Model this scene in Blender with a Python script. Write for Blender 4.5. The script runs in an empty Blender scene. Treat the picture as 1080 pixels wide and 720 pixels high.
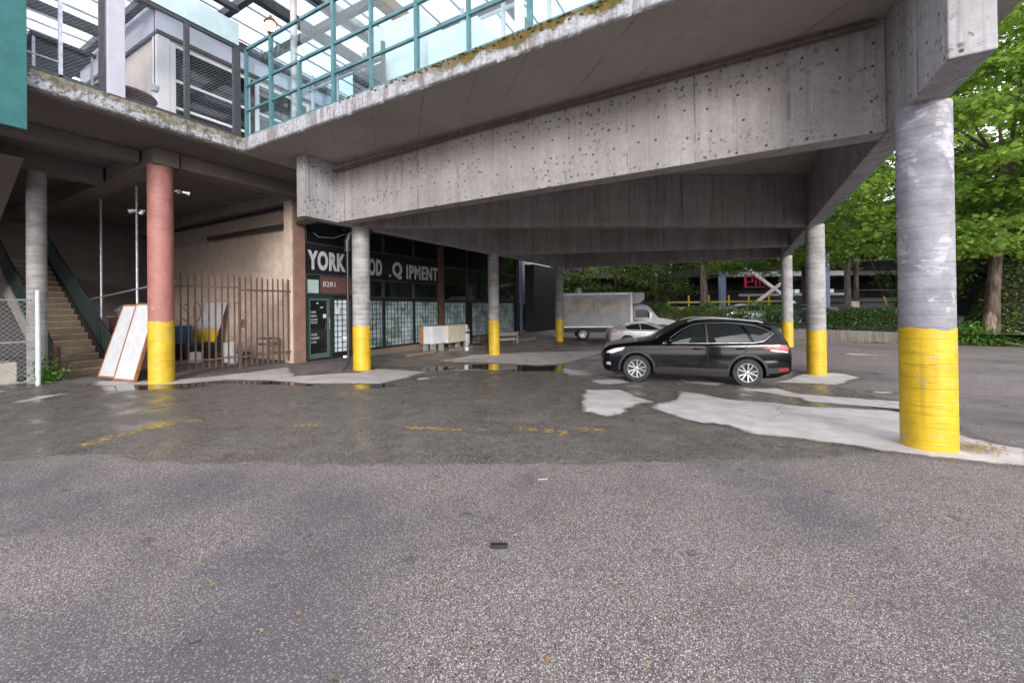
import bpy, bmesh, math, random
import numpy as np
from mathutils import Vector, Matrix
random.seed(7); RNG = np.random.default_rng(7)
SC = bpy.context.scene
COL = SC.collection
R = math.radians
# ------------------------------------------------------------------ helpers
def sst(a, b, x):
    t = min(1.0, max(0.0, (x - a) / (b - a))); return t * t * (3 - 2 * t)
def ramp_u(u): return .3 + .7 * min(1.0, max(0.0, (u + 12.4) / 2.9))
def G(u, v):                                   # ground height of the yard
    return -.415 * sst(6, 14, v) * ramp_u(u)

class MB:
    """collects boxes, bars, tubes, prisms and lathes; build() links them as one mesh object"""
    def __init__(s): s.v = []; s.f = []; s.m = []
    def add(s, vs, fs, mi=0):
        n = len(s.v); s.v += [tuple(p) for p in vs]
        s.f += [tuple(i + n for i in f) for f in fs]; s.m += [mi] * len(fs); return s
    def box(s, x0, x1, y0, y1, z0, z1, mi=0, M=None):
        vs = [Vector((x, y, z)) for z in (z0, z1) for y in (y0, y1) for x in (x0, x1)]
        if M is not None: vs = [M @ p for p in vs]
        return s.add(vs, [(0, 2, 3, 1), (4, 5, 7, 6), (0, 1, 5, 4), (2, 6, 7, 3), (0, 4, 6, 2), (1, 3, 7, 5)], mi)
    def bar(s, p, q, w, h=None, up=(0, 0, 1), mi=0):
        h = h or w; p = Vector(p); q = Vector(q); d = (q - p).normalized(); up = Vector(up)
        if abs(d.dot(up)) > .98: up = Vector((0, 1, 0))
        a = d.cross(up).normalized() * (w / 2); b = a.cross(d).normalized() * (h / 2)
        vs = [p - a - b, p + a - b, p + a + b, p - a + b, q - a - b, q + a - b, q + a + b, q - a + b]
        return s.add(vs, [(3, 2, 1, 0), (4, 5, 6, 7), (0, 1, 5, 4), (1, 2, 6, 5), (2, 3, 7, 6), (3, 0, 4, 7)], mi)
    def tube(s, path, r, n=8, mi=0, cap=True):
        path = [Vector(p) for p in path]; rings = []
        rr = r if isinstance(r, (list, tuple)) else [r] * len(path)
        prev = None
        for i, p in enumerate(path):
            d = (path[min(i + 1, len(path) - 1)] - path[max(i - 1, 0)]).normalized()
            if prev is None:
                a = d.cross(Vector((0, 0, 1)))
                if a.length < .05: a = d.cross(Vector((0, 1, 0)))
            else: a = prev - d * prev.dot(d)
            a.normalize(); prev = a; b = d.cross(a)
            rings.append([p + (a * math.cos(2 * math.pi * k / n) + b * math.sin(2 * math.pi * k / n)) * rr[i] for k in range(n)])
        vs = [p for g in rings for p in g]; fs = []
        for i in range(len(rings) - 1):
            for k in range(n):
                k2 = (k + 1) % n; fs.append((i * n + k, i * n + k2, (i + 1) * n + k2, (i + 1) * n + k))
        if cap: fs += [tuple(range(n - 1, -1, -1)), tuple((len(rings) - 1) * n + k for k in range(n))]
        return s.add(vs, fs, mi)
    def lathe(s, prof, c=(0, 0, 0), n=24, mi=0, axis='z', closed=False):
        vs = []; fs = []; c = Vector(c)
        for (r, h) in prof:
            for k in range(n):
                a = 2 * math.pi * k / n; x, y = r * math.cos(a), r * math.sin(a)
                p = Vector((x, y, h)) if axis == 'z' else (Vector((x, h, y)) if axis == 'y' else Vector((h, x, y)))
                vs.append(c + p)
        m = len(prof)
        for i in range(m if closed else m - 1):
            j = (i + 1) % m
            for k in range(n):
                k2 = (k + 1) % n; fs.append((i * n + k, i * n + k2, j * n + k2, j * n + k))
        return s.add(vs, fs, mi)
    def prism(s, poly, fmap, d0, d1, mi=0):       # poly of 2d points, fmap(a,b,d)->3d
        n = len(poly); vs = [fmap(a, b, d0) for a, b in poly] + [fmap(a, b, d1) for a, b in poly]
        fs = [tuple(range(n - 1, -1, -1)), tuple(range(n, 2 * n))] + [(i, (i + 1) % n, n + (i + 1) % n, n + i) for i in range(n)]
        return s.add(vs, fs, mi)
    def build(s, name, mats, parent=None, smooth=False, bevel=0, world=True, fix=True, angle=40):
        me = bpy.data.meshes.new(name); vs = s.v
        if parent is not None:
            root = parent
            while root.parent: root = root.parent
            off = root.location if world else Vector((0, 0, 0))
        else:
            a = np.array(vs); off = Vector(((a[:, 0].min() + a[:, 0].max()) / 2, (a[:, 1].min() + a[:, 1].max()) / 2, a[:, 2].min()))
        me.from_pydata([(p[0] - off[0], p[1] - off[1], p[2] - off[2]) for p in vs], [], s.f)
        if not isinstance(mats, (list, tuple)): mats = [mats]
        for m in mats: me.materials.append(m)
        if len(mats) > 1: me.polygons.foreach_set('material_index', s.m)
        if fix or bevel:
            bm = bmesh.new(); bm.from_mesh(me)
            if fix: bmesh.ops.recalc_face_normals(bm, faces=bm.faces)
            if bevel:
                ed = [e for e in bm.edges if len(e.link_faces) == 2 and e.calc_face_angle(0) > R(35)]
                bmesh.ops.bevel(bm, geom=ed, offset=bevel, segments=2, affect='EDGES', profile=.5)
            bm.to_mesh(me); bm.free()
        if smooth:
            me.polygons.foreach_set('use_smooth', [True] * len(me.polygons))
            try: me.set_sharp_from_angle(angle=R(angle))
            except Exception: pass
        me.update()
        o = bpy.data.objects.new(name, me); COL.objects.link(o)
        if parent is not None: o.parent = parent
        else: o.location = off
        return o

def tag(o, label=None, cat=None, group=None, kind=None):
    if label: o['label'] = label
    if cat: o['category'] = cat
    if group: o['group'] = group
    if kind: o['kind'] = kind
    return o
def T(name, label, cat, loc=(0, 0, 0), rz=0, group=None):
    o = bpy.data.objects.new(name, None); COL.objects.link(o); o.location = loc; o.rotation_euler = (0, 0, rz)
    o.empty_display_size = .2
    return tag(o, label, cat, group)
def B(name, mat, parent, *boxes, bevel=0, **k):
    m = MB()
    for b in boxes: m.box(*b)
    return m.build(name, mat, parent, bevel=bevel, **k)

# ------------------------------------------------------------------ node helpers
class NT:
    def __init__(s, name):
        s.mat = bpy.data.materials.new(name); s.mat.use_nodes = True; s.t = s.mat.node_tree
        s.b = s.t.nodes['Principled BSDF']; s.out = s.t.nodes['Material Output']; s._pos = None
    def n(s, typ, **kw):
        nd = s.t.nodes.new(typ)
        for k, v in kw.items(): setattr(nd, k, v)
        return nd
    def ln(s, a, b): s.t.links.new(a, b)
    def setin(s, nd, i, v):
        if v is None: return
        if isinstance(v, bpy.types.NodeSocket): s.ln(v, nd.inputs[i])
        else:
            if isinstance(v, (tuple, list)) and len(v) == 3 and nd.inputs[i].type == 'RGBA': v = (*v, 1)
            nd.inputs[i].default_value = v
    @property
    def pos(s):
        if s._pos is None: s._pos = s.n('ShaderNodeNewGeometry').outputs['Position']
        return s._pos
    @property
    def obj(s): return s.n('ShaderNodeTexCoord').outputs['Object']
    def scale(s, vec, sc):
        m = s.n('ShaderNodeMapping'); s.setin(m, 0, vec); m.inputs['Scale'].default_value = sc; return m.outputs[0]
    def noise(s, scale, detail=4, rough=.55, vec=None, dist=0):
        m = s.n('ShaderNodeTexNoise'); s.setin(m, 'Vector', vec if vec is not None else s.pos)
        m.inputs['Scale'].default_value = scale; m.inputs['Detail'].default_value = detail
        m.inputs['Roughness'].default_value = rough; m.inputs['Distortion'].default_value = dist
        return m.outputs['Fac']
    def vor(s, scale, vec=None, out='Color', feature='F1', rnd=1, dim='3D'):
        m = s.n('ShaderNodeTexVoronoi', feature=feature, voronoi_dimensions=dim); s.setin(m, 'Vector', vec if vec is not None else s.pos)
        m.inputs['Scale'].default_value = scale; m.inputs['Randomness'].default_value = rnd
        return m.outputs[out]
    def ma(s, op, a, b=None, c=None, clamp=False):
        m = s.n('ShaderNodeMath', operation=op, use_clamp=clamp); s.setin(m, 0, a); s.setin(m, 1, b); s.setin(m, 2, c); return m.outputs[0]
    def mr(s, x, a, b, c=0, d=1, smooth=True):
        m = s.n('ShaderNodeMapRange'); m.interpolation_type = 'SMOOTHSTEP' if smooth else 'LINEAR'
        s.setin(m, 0, x); s.setin(m, 1, a); s.setin(m, 2, b); s.setin(m, 3, c); s.setin(m, 4, d); return m.outputs[0]
    def mix(s, f, a, b, mode='MIX'):
        m = s.n('ShaderNodeMix', data_type='RGBA', blend_type=mode); s.setin(m, 0, f); s.setin(m, 6, a); s.setin(m, 7, b); return m.outputs[2]
    def mixf(s, f, a, b):
        m = s.n('ShaderNodeMix', data_type='FLOAT'); s.setin(m, 0, f); s.setin(m, 2, a); s.setin(m, 3, b); return m.outputs[0]
    def sep(s, v):
        m = s.n('ShaderNodeSeparateXYZ'); s.setin(m, 0, v); return m.outputs
    def comb(s, x, y, z):
        m = s.n('ShaderNodeCombineXYZ'); s.setin(m, 0, x); s.setin(m, 1, y); s.setin(m, 2, z); return m.outputs[0]
    def attr(s, nm, out='Fac'): return s.n('ShaderNodeAttribute', attribute_name=nm).outputs[out]
    def bump(s, h, st=.3, dist=.02):
        m = s.n('ShaderNodeBump'); s.setin(m, 'Height', h); m.inputs['Strength'].default_value = st; m.inputs['Distance'].default_value = dist
        s.ln(m.outputs[0], s.b.inputs['Normal'])
    def set(s, **k):
        nm = dict(color='Base Color', rough='Roughness', metal='Metallic', spec='Specular IOR Level', coat='Coat Weight', coatr='Coat Roughness', emit='Emission Color', es='Emission Strength', alpha='Alpha')
        for a, v in k.items(): s.setin(s.b, nm[a], v)
        return s

def plain(name, col, rough=.5, metal=0, var=.25, scale=6, coat=0, bump=0, spec=None):
    """a base colour with uneven wear in it"""
    n = NT(name); f = n.noise(scale, 5, .6, vec=n.obj); f2 = n.noise(scale * 9, 3, .5, vec=n.obj)
    k = n.ma('ADD', n.ma('MULTIPLY', f, .7), n.ma('MULTIPLY', f2, .3)); k = n.mr(k, .3, .7)
    a = tuple(c * (1 - var) for c in col); b = tuple(min(1, c * (1 + var * .6)) for c in col)
    n.set(color=n.mix(k, a, b), rough=n.mixf(k, min(1, rough * 1.15), rough * .85), metal=metal, coat=coat)
    if spec is not None: n.set(spec=spec)
    if bump: n.bump(f2, bump, .01)
    return n.mat

# ------------------------------------------------------------------ materials
def concrete(name, light, dark, holes=False, joints=False, streak=.5, rust=.0, rough=.85, damp=0):
    n = NT(name); x, y, z = n.sep(n.pos); h = n.ma('ADD', x, y)
    blot = n.noise(.8, 6, .62); fine = n.noise(14, 5, .65)
    st = n.noise(1, 5, .6, vec=n.scale(n.pos, (5, 5, .35)))
    st2 = n.noise(1, 4, .6, vec=n.scale(n.pos, (16, 16, .5)))
    k = n.ma('ADD', n.ma('MULTIPLY', blot, .45), n.ma('ADD', n.ma('MULTIPLY', st, streak * .6), n.ma('MULTIPLY', fine, .25)))
    k = n.mr(k, .38, .80, 0, 1)
    c = n.mix(k, dark, light)
    dk = n.mr(st2, .52, .70, 0, .62 * streak); c = n.mix(dk, c, tuple(a * .35 for a in dark))
    wh = n.mr(n.noise(1, 5, .7, vec=n.scale(n.pos, (9, 9, .9))), .62, .74, 0, .35); c = n.mix(wh, c, tuple(min(1, a * 1.35) for a in light))
    if rust: c = n.mix(n.mr(n.noise(.55, 4, .6), .52, .7, 0, rust), c, (.16, .075, .055))
    hgt = fine
    if joints:
        hj = n.ma('ADD', h, n.ma('MULTIPLY', n.noise(.5, 0, vec=n.comb(h, 0, 0)), 1.3)); m = n.ma('ABSOLUTE', n.ma('SUBTRACT', n.ma('MODULO', n.ma('ADD', hj, 100), 1.22), .61))
        j = n.mr(m, .585, .605, 0, 1); wob = n.mr(n.noise(3, 2), .35, .6); j = n.ma('MULTIPLY', j, wob)
        c = n.mix(n.ma('MULTIPLY', j, .7), c, tuple(a * .4 for a in dark)); hgt = n.ma('SUBTRACT', hgt, j)
        pan = n.ma('FLOOR', n.ma('DIVIDE', n.ma('ADD', hj, 100.0), 1.22))
        wn = n.n('ShaderNodeTexWhiteNoise', noise_dimensions='1D'); n.ln(pan, wn.inputs['W'])
        c = n.mix(n.ma('MULTIPLY', wn.outputs[0], .28), c, tuple(a * .62 for a in light))
    if holes:
        hv = n.comb(h, z, 0)
        vd = n.vor(2.5, vec=hv, out='Distance', rnd=.35, dim='2D'); d = n.ma('MULTIPLY', n.mr(vd, .035, .062, 1, 0), n.mr(n.noise(1.7, 2), .36, .44))
        nz = n.n('ShaderNodeTexNoise'); n.ln(n.pos, nz.inputs['Vector']); nz.inputs['Scale'].default_value = 14
        sc = n.n('ShaderNodeVectorMath', operation='SCALE'); n.ln(nz.outputs['Color'], sc.inputs[0]); sc.inputs['Scale'].default_value = .09
        wv = n.n('ShaderNodeVectorMath', operation='ADD'); n.ln(hv, wv.inputs[0]); n.ln(sc.outputs[0], wv.inputs[1])
        vd2 = n.vor(6.5, vec=wv.outputs[0], out='Distance', dim='2D')
        band = n.mr(n.noise(1, 3, .6, vec=n.scale(n.pos, (.55, .55, 1.6))), .44, .58)
        sp = n.ma('MULTIPLY', n.mr(vd2, .10, .24, 1, 0), band); sp = n.ma('MULTIPLY', sp, n.mr(n.noise(21, 2), .38, .56))
        vd3 = n.vor(17, vec=hv, out='Distance', dim='2D'); sp = n.ma('MAXIMUM', sp, n.ma('MULTIPLY', n.mr(vd3, .10, .2, .7, 0), n.mr(n.noise(2.8, 3), .50, .60)))
        d = n.ma('MAXIMUM', d, n.ma('MULTIPLY', sp, .75))
        c = n.mix(n.ma('MULTIPLY', d, .92), c, (.03, .027, .025)); hgt = n.ma('SUBTRACT', hgt, d)
    n.set(color=c, rough=rough, spec=.3); n.bump(hgt, .35, .012)
    return n.mat

def column_mat(name, light, dark, rings=.5, white=0):
    n = NT(name); x, y, z = n.sep(n.pos)
    zz = n.ma('ADD', z, n.ma('MULTIPLY', n.noise(1.2, 2), .12))
    ph = n.ma('MODULO', n.ma('ADD', zz, 10), .145); rg = n.mr(n.ma('ABSOLUTE', n.ma('SUBTRACT', ph, .0725)), .055, .0715, 0, 1)
    rg = n.ma('MULTIPLY', rg, n.mr(n.noise(2.5, 3), .35, .6))
    hz = n.noise(1, 5, .65, vec=n.scale(n.pos, (1.8, 1.8, 6)))
    bl = n.noise(2.6, 6, .62)
    k = n.mr(n.ma('ADD', n.ma('MULTIPLY', hz, .5), n.ma('MULTIPLY', bl, .5)), .36, .64)
    c = n.mix(k, dark, light)
    c = n.mix(n.ma('MULTIPLY', rg, rings), c, tuple(a * .4 for a in dark))
    if white:
        w = n.mr(n.noise(2.1, 6, .68, dist=.6), .54, .60, 0, white); w = n.ma('MULTIPLY', w, n.mr(n.noise(1, 4, .6, vec=n.scale(n.pos, (3, 3, 22))), .38, .56))
        c = n.mix(w, c, (.62, .62, .66))
    pits = n.mr(n.vor(16, out='Distance'), .08, .14, 1, 0); pits = n.ma('MULTIPLY', pits, n.mr(n.noise(4, 2), .55, .65))
    c = n.mix(n.ma('MULTIPLY', pits, .7), c, tuple(a * .3 for a in dark))
    n.set(color=c, rough=.8, spec=.3); n.bump(n.ma('SUBTRACT', n.noise(25, 4), rg), .35, .012)
    return n.mat

def paint_mat(name, col, under=(.30, .29, .27), chip=.5, rough=.45, dirt=.35):
    n = NT(name); x, y, z = n.sep(n.pos)
    hz = n.noise(1, 5, .62, vec=n.scale(n.pos, (3, 3, 20))); bl = n.noise(3, 5, .6)
    c = n.mix(n.mr(bl, .35, .65), tuple(a * .8 for a in col), col)
    c = n.mix(n.mr(hz, .54, .68, 0, dirt), c, tuple(a * .45 for a in col))
    ch = n.mr(n.noise(7, 6, .72, dist=.5), .605, .63, 0, chip); c = n.mix(ch, c, under)
    vs = n.mr(n.noise(1, 4, .6, vec=n.scale(n.pos, (14, 14, .8))), .58, .75, 0, .35); c = n.mix(vs, c, tuple(a * .35 for a in col))
    sm = n.mr(n.noise(2.2, 6, .72, dist=.5), .56, .72, 0, dirt + .15); c = n.mix(sm, c, tuple(a * .5 + .03 for a in col))
    sc = n.mr(n.noise(1, 6, .75, vec=n.scale(n.pos, (6, 6, 26)), dist=.4), .66, .70, 0, chip); c = n.mix(sc, c, (.06, .055, .05))
    ph = n.ma('MODULO', n.ma('ADD', n.ma('ADD', z, 10), n.ma('MULTIPLY', n.noise(1.2, 2), .1)), .145); rg = n.mr(n.ma('ABSOLUTE', n.ma('SUBTRACT', ph, .0725)), .060, .0715, 0, 1)
    c = n.mix(n.ma('MULTIPLY', rg, .14), c, tuple(a * .45 for a in col))
    n.set(color=c, rough=n.mixf(sm, rough, min(1, rough + .3))); n.bump(n.ma('SUBTRACT', n.noise(30, 4), rg), .3, .008)
    return n.mat

def glass(name, tint=(.86, .95, .95), refl=.12, rough=.02, dirt=0):
    n = NT(name); t = n.t; t.nodes.remove(n.b)
    tr = n.n('ShaderNodeBsdfTransparent'); tr.inputs[0].default_value = (*tint, 1)
    gl = n.n('ShaderNodeBsdfGlossy'); gl.inputs['Roughness'].default_value = rough
    fr = n.n('ShaderNodeFresnel'); fr.inputs[0].default_value = 1.5
    fac = n.ma('MINIMUM', fr.outputs[0], refl)
    mx = n.n('ShaderNodeMixShader'); n.ln(fac, mx.inputs[0]); n.ln(tr.outputs[0], mx.inputs[1]); n.ln(gl.outputs[0], mx.inputs[2]); o = mx.outputs[0]
    if dirt:
        df = n.n('ShaderNodeBsdfTranslucent' if dirt > .1 else 'ShaderNodeBsdfDiffuse'); df.inputs[0].default_value = (.62, .65, .69, 1)
        m2 = n.n('ShaderNodeMixShader'); n.ln(n.mr(n.noise(1.3, 6, .65), .35, .8, .12 * dirt, dirt), m2.inputs[0]); n.ln(o, m2.inputs[1]); n.ln(df.outputs[0], m2.inputs[2]); o = m2.outputs[0]
    n.ln(o, n.out.inputs[0]); return n.mat

def leaf_mat(name, a, b, c=None, trans=.45):
    n = NT(name); t = n.t; t.nodes.remove(n.b)
    at = n.attr('tint'); col = n.mix(at, a, b)
    if c: col = n.mix(n.mr(n.noise(.7, 3), .55, .7), col, c)
    d = n.n('ShaderNodeBsdfDiffuse'); tl = n.n('ShaderNodeBsdfTranslucent'); g = n.n('ShaderNodeBsdfGlossy'); g.inputs['Roughness'].default_value = .45
    n.ln(col, d.inputs[0]); n.ln(n.mix(.5, col, (.25, .42, .05), 'MIX'), tl.inputs[0]); g.inputs[0].default_value = (.6, .65, .6, 1)
    m = n.n('ShaderNodeMixShader'); m.inputs[0].default_value = trans; n.ln(d.outputs[0], m.inputs[1]); n.ln(tl.outputs[0], m.inputs[2])
    m2 = n.n('ShaderNodeMixShader'); m2.inputs[0].default_value = .06; n.ln(m.outputs[0], m2.inputs[1]); n.ln(g.outputs[0], m2.inputs[2])
    n.ln(m2.outputs[0], n.out.inputs[0]); return n.mat

def car_paint(name, col, rough=.28, metal=.0, coat=.8):
    n = NT(name); fl = n.vor(900, vec=n.obj); f = n.noise(2, 4, vec=n.obj)
    n.set(color=n.mix(n.mr(f, .3, .7), tuple(c * .85 for c in col), col), rough=n.mixf(f, rough * .8, rough * 1.25), coat=coat, coatr=.02, metal=metal, spec=.2)
    return n.mat

def bark(name, a, b):
    n = NT(name); f = n.noise(1, 6, .65, vec=n.scale(n.pos, (9, 9, 1.6))); g = n.noise(2, 4)
    n.set(color=n.mix(n.mr(f, .35, .65), a, b), rough=.9, spec=.2); n.bump(f, .8, .04); return n.mat

M = dict(
 beam=concrete('beam_concrete', (.46, .435, .435), (.225, .207, .20), holes=True, joints=True, streak=.5),
 girder=concrete('girder_concrete', (.46, .46, .49), (.23, .22, .22), holes=True, joints=True, streak=.6),
 cross=concrete('shaded_beam_concrete', (.35, .325, .315), (.175, .158, .152), joints=True, streak=.8, rust=.15),  # darker copy of the beam concrete, shade put into its colour
 soffit=concrete('soffit_concrete', (.52, .48, .45), (.29, .262, .243), joints=True, streak=.25, rust=.15),
 soffit_dark=concrete('dark_soffit_concrete', (.27, .242, .23), (.13, .115, .11), streak=.3, rust=.2),
 column=column_mat('ringed_column_concrete', (.35, .345, .35), (.20, .195, .195), rings=.4),
 column_white=column_mat('weathered_column_concrete', (.30, .30, .33), (.17, .17, .195), rings=.12, white=.42),
 yellow=paint_mat('yellow_column_paint', (.60, .40, .014), chip=.8, dirt=.5),
 yellow_worn=paint_mat('worn_yellow_column_paint', (.60, .41, .022), chip=.9, dirt=.5),
 red_paint=paint_mat('faded_red_column_paint', (.37, .155, .135), under=(.40, .24, .22), chip=.6, rough=.6),
 tan=paint_mat('tan_wall_paint', (.60, .49, .41), under=(.40, .33, .28), chip=.25, rough=.7, dirt=.2),
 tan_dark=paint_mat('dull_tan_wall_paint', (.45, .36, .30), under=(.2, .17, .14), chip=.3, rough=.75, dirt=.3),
 brick_brown=paint_mat('brown_pilaster_paint', (.25, .145, .115), under=(.16, .1, .08), chip=.3, rough=.7),
 black_metal=plain('black_metal', (.018, .018, .02), .42, 0, .3),
 dark_metal=plain('dark_steel', (.05, .052, .062), .45, .2, .3),
 rust_metal=plain('rusty_brown_bars', (.13, .082, .066), .7, .2, .45, 9, bump=.3),
 teal_metal=plain('teal_frame_paint', (.060, .165, .19), .4, .0, .3, 5),
 teal_panel=plain('teal_panel_paint', (.013, .115, .115), .5, 0, .2, 3),
 galv=plain('galvanised_steel', (.42, .45, .50), .42, .6, .3, 8),
 wire=plain('galvanised_wire', (.38, .41, .46), .45, .5, .25, 8),
 white=plain('white_paint', (.80, .79, .80), .45, 0, .08, 2),
 white_dirty=plain('dirty_white_board', (.56, .57, .61), .5, 0, .16, 3),
 cream=plain('cream_wall_paint', (.62, .55, .50), .6, 0, .12, 2),
 lavender=plain('pale_grey_wall_paint', (.58, .60, .68), .6, 0, .1, 2),
 wood=plain('orange_wood', (.30, .135, .06), .55, 0, .35, 7),
 wood_grey=plain('weathered_wood', (.26, .24, .22), .75, 0, .35, 7, bump=.3),
 wood_dark=plain('dark_brown_wood', (.11, .05, .042), .6, 0, .35, 7),
 beige=plain('beige_board', (.50, .46, .38), .6, 0, .15, 3),
 rubber=plain('tyre_rubber', (.018, .018, .019), .75, 0, .3, 12, bump=.3),
 plastic=plain('black_plastic', (.012, .012, .013), .6, 0, .3, 10),
 alloy=plain('alloy_silver', (.36, .365, .38), .34, .8, .12, 6),
 chrome=plain('bright_trim', (.72, .73, .76), .15, 1, .05, 6),
 blue_plastic=plain('blue_plastic', (.02, .12, .30), .45, 0, .2, 4),
 yellow_plain=plain('bright_yellow_paint', (.78, .55, .03), .5, 0, .2, 4),
 red_plain=plain('bright_red_paint', (.45, .02, .04), .45, 0, .2, 4),
 blue_steel=plain('blue_grey_steel', (.19, .24, .36), .5, .1, .2, 3),
 green_metal=plain('dark_green_railing', (.013, .032, .030), .5, 0, .3, 5),
 stair=concrete('stair_concrete', (.36, .29, .23), (.16, .125, .10), streak=.3, rust=.2),
 retaining=concrete('retaining_concrete', (.30, .28, .25), (.12, .11, .09), streak=.9),
 pole=bark('pole_timber', (.16, .13, .11), (.34, .29, .25)),
 bark=bark('tree_bark', (.04, .03, .024), (.13, .10, .08)),
 bark_pale=bark('pale_bark', (.12, .09, .065), (.30, .24, .19)),
 darkwall=plain('black_cladding', (.012, .012, .016), .6, 0, .4, .6),
 glass_dark=plain('dark_window_glass', (.010, .012, .014), .06, 0, .4, 1.2, coat=.5),
 letter=plain('white_sign_letters', (.44, .45, .49), .6, 0, .2, 8),
 moss=plain('moss_green', (.085, .078, .02), .95, 0, .55, 14, bump=.6),
 moss_rust=plain('moss_orange', (.13, .075, .025), .95, 0, .5, 14, bump=.6),
 roof_glass=glass('roof_glass', (.96, .98, .99), .07, .05, .75),
 rail_glass=glass('railing_glass', (.86, .95, .96), .11, .02, .04),
)

# ------------------------------------------------------------------ ground
POLYS={
 'wet':[[(-7.89,0.9),(-7.34,1.21),(-6.97,1.57),(-6.63,1.88),(-5.91,1.99),(-5.36,2.21),(-4.44,2.72),(-3.27,3.27),(-2.02,3.98),(-1.29,4.33),(-0.85,4.59),(-0.22,4.97),(0.59,5.49),(1.35,6.08),(1.8,6.28),(2.19,6.71),(2.38,7.63),(2.94,9.09),(2.8,10.64),(2.33,12.28),(1.86,13.34),(1.36,13.41),(0.32,11.57),(-1.88,11.72),(-3.59,12.71),(-5.1,12.95),(-8.02,8.78),(-7.2,6.64),(-8.46,5.87),(-9.81,5.61),(-11.04,5.3),(-11.24,4.66),(-11.64,4.09),(-13.21,3.59),(-14.89,3.05),(-15.59,2.58),(-16.07,1.83)]],
 'dry':[[(-2.92,8.32),(-2.28,8.8),(-1.88,8.16),(-1.41,7.74),(-1.7,7.15),(-1.68,6.45),(-1.83,6.18),(-2.22,6.3),(-2.47,6.88),(-2.62,7.52)],[(-1.36,7.27),(-1.07,8.21),(-1.18,9.52),(-0.22,8.83),(0.96,8.84),(2.36,9.34),(2.61,8.37),(2.43,7.5),(2.63,7.14),(2.85,7.02),(2.55,6.27),(2.21,6.18),(1.7,6.2),(0.78,6.31),(0.06,6.29),(-0.17,6.59),(-0.53,6.5),(-1.12,6.91)],[(-0.08,10.84),(0.7,11.46),(1.07,10.65),(2.75,10.88),(3.33,10.66),(3.04,9.75),(2.4,9.59),(1.03,9.53),(1.0,9.94)],[(-3.53,10.3),(-3.0,11.08),(-2.47,10.43),(-2.83,9.6),(-3.19,9.78)],[(-1.52,11.74),(-0.46,11.83),(-0.54,11.21),(-1.23,11.23)],[(0.33,11.78),(1.19,13.85),(1.68,15.36),(2.6,15.4),(2.83,14.8),(2.02,13.09),(1.64,13.22),(0.9,12.96)],[(2.57,12.44),(2.98,12.55),(2.89,12.18),(2.55,12.1)],[(-13.0,3.56),(-11.73,3.99),(-11.24,4.66),(-11.04,5.3),(-9.88,5.65),(-8.67,5.83),(-7.2,6.64),(-7.43,7.79),(-7.83,8.96),(-9.5,8.77),(-9.12,7.59),(-9.86,6.32),(-11.73,7.32),(-11.66,6.11),(-12.12,4.65),(-13.7,3.76)],[(-12.04,2.16),(-12.39,2.53),(-12.21,2.92),(-12.07,2.59),(-11.83,2.18)],[(-14.66,2.16),(-13.99,2.32),(-13.82,2.51),(-13.65,2.01)],[(-10.05,12.15),(-10.06,14.56),(-8.52,16.94),(-5.47,18.66),(-5.66,14.38),(-6.27,13.2),(-8.81,12.74)],[(-8.17,9.44),(-7.59,10.97),(-6.53,11.92),(-6.23,11.36),(-7.42,9.75)],[(-5.15,12.25),(-3.99,13.57),(-3.15,12.15),(-4.39,11.13)],[(-7.11,7.79),(-7.02,8.11),(-6.71,7.75),(-6.86,7.54)],[(3.38,21.81),(4.84,21.53),(5.23,21.35),(3.88,21.11)]],
 'floor':[[(-10.73,7.21),(-11.43,9.4),(-11.96,12.56),(-11.57,18.52),(-9.64,24.54),(-6.39,25.94),(-4.04,25.34),(-4.54,15.46),(-5.39,13.68),(-6.69,13.29),(-8.81,12.74),(-8.9,10.66),(-8.61,9.43),(-9.5,8.77),(-9.3,7.74),(-9.75,6.55)]],
 'pud':[[(-8.9,9.14),(-8.92,11.19),(-7.94,12.7),(-6.26,12.87),(-5.48,13.91),(-4.55,15.76),(-3.99,13.57),(-4.8,12.17),(-5.93,10.82),(-7.3,10.55),(-7.91,9.27)],[(-12.36,4.0),(-11.75,4.22),(-11.14,4.71),(-11.01,5.04),(-10.39,4.57),(-10.76,4.28),(-11.18,3.85),(-11.91,3.38),(-12.55,3.53)],[(-11.32,4.69),(-9.94,5.68),(-8.51,5.9),(-8.25,5.72),(-10.28,5.0)],[(1.87,9.54),(2.48,9.43),(2.92,9.35),(2.84,9.1),(2.27,9.06)],[(-7.67,6.25),(-7.11,6.69),(-6.64,6.67),(-6.75,6.22),(-7.21,6.0)]],
}
MARKS= [[(-7.3,1.83),(-7.47,2.12),(-7.57,2.55),(-7.57,2.87),(-7.35,2.87),(-7.33,2.52),(-7.25,2.1),(-7.17,1.86)],[(-7.8,2.99),(-7.22,3.16),(-7.07,3.09),(-7.6,2.91)],[(-4.2,4.36),(-3.45,4.64),(-3.37,4.54),(-4.09,4.24)],[(-3.28,4.73),(-3.12,4.76),(-3.05,4.66),(-3.21,4.62)],[(-2.74,5.05),(-2.5,5.12),(-2.43,4.97),(-2.65,4.9)],[(-2.42,5.16),(-2.28,5.19),(-2.19,5.0),(-2.33,4.97)],[(-1.98,5.42),(-1.68,5.49),(-1.64,5.37),(-1.93,5.27)],[(-5.73,3.64),(-5.6,3.81),(-5.33,3.84),(-5.33,3.63),(-5.57,3.56)],[(-2.2,5.13),(-2.08,5.19),(-2.01,5.0),(-2.12,4.95)]]

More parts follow.
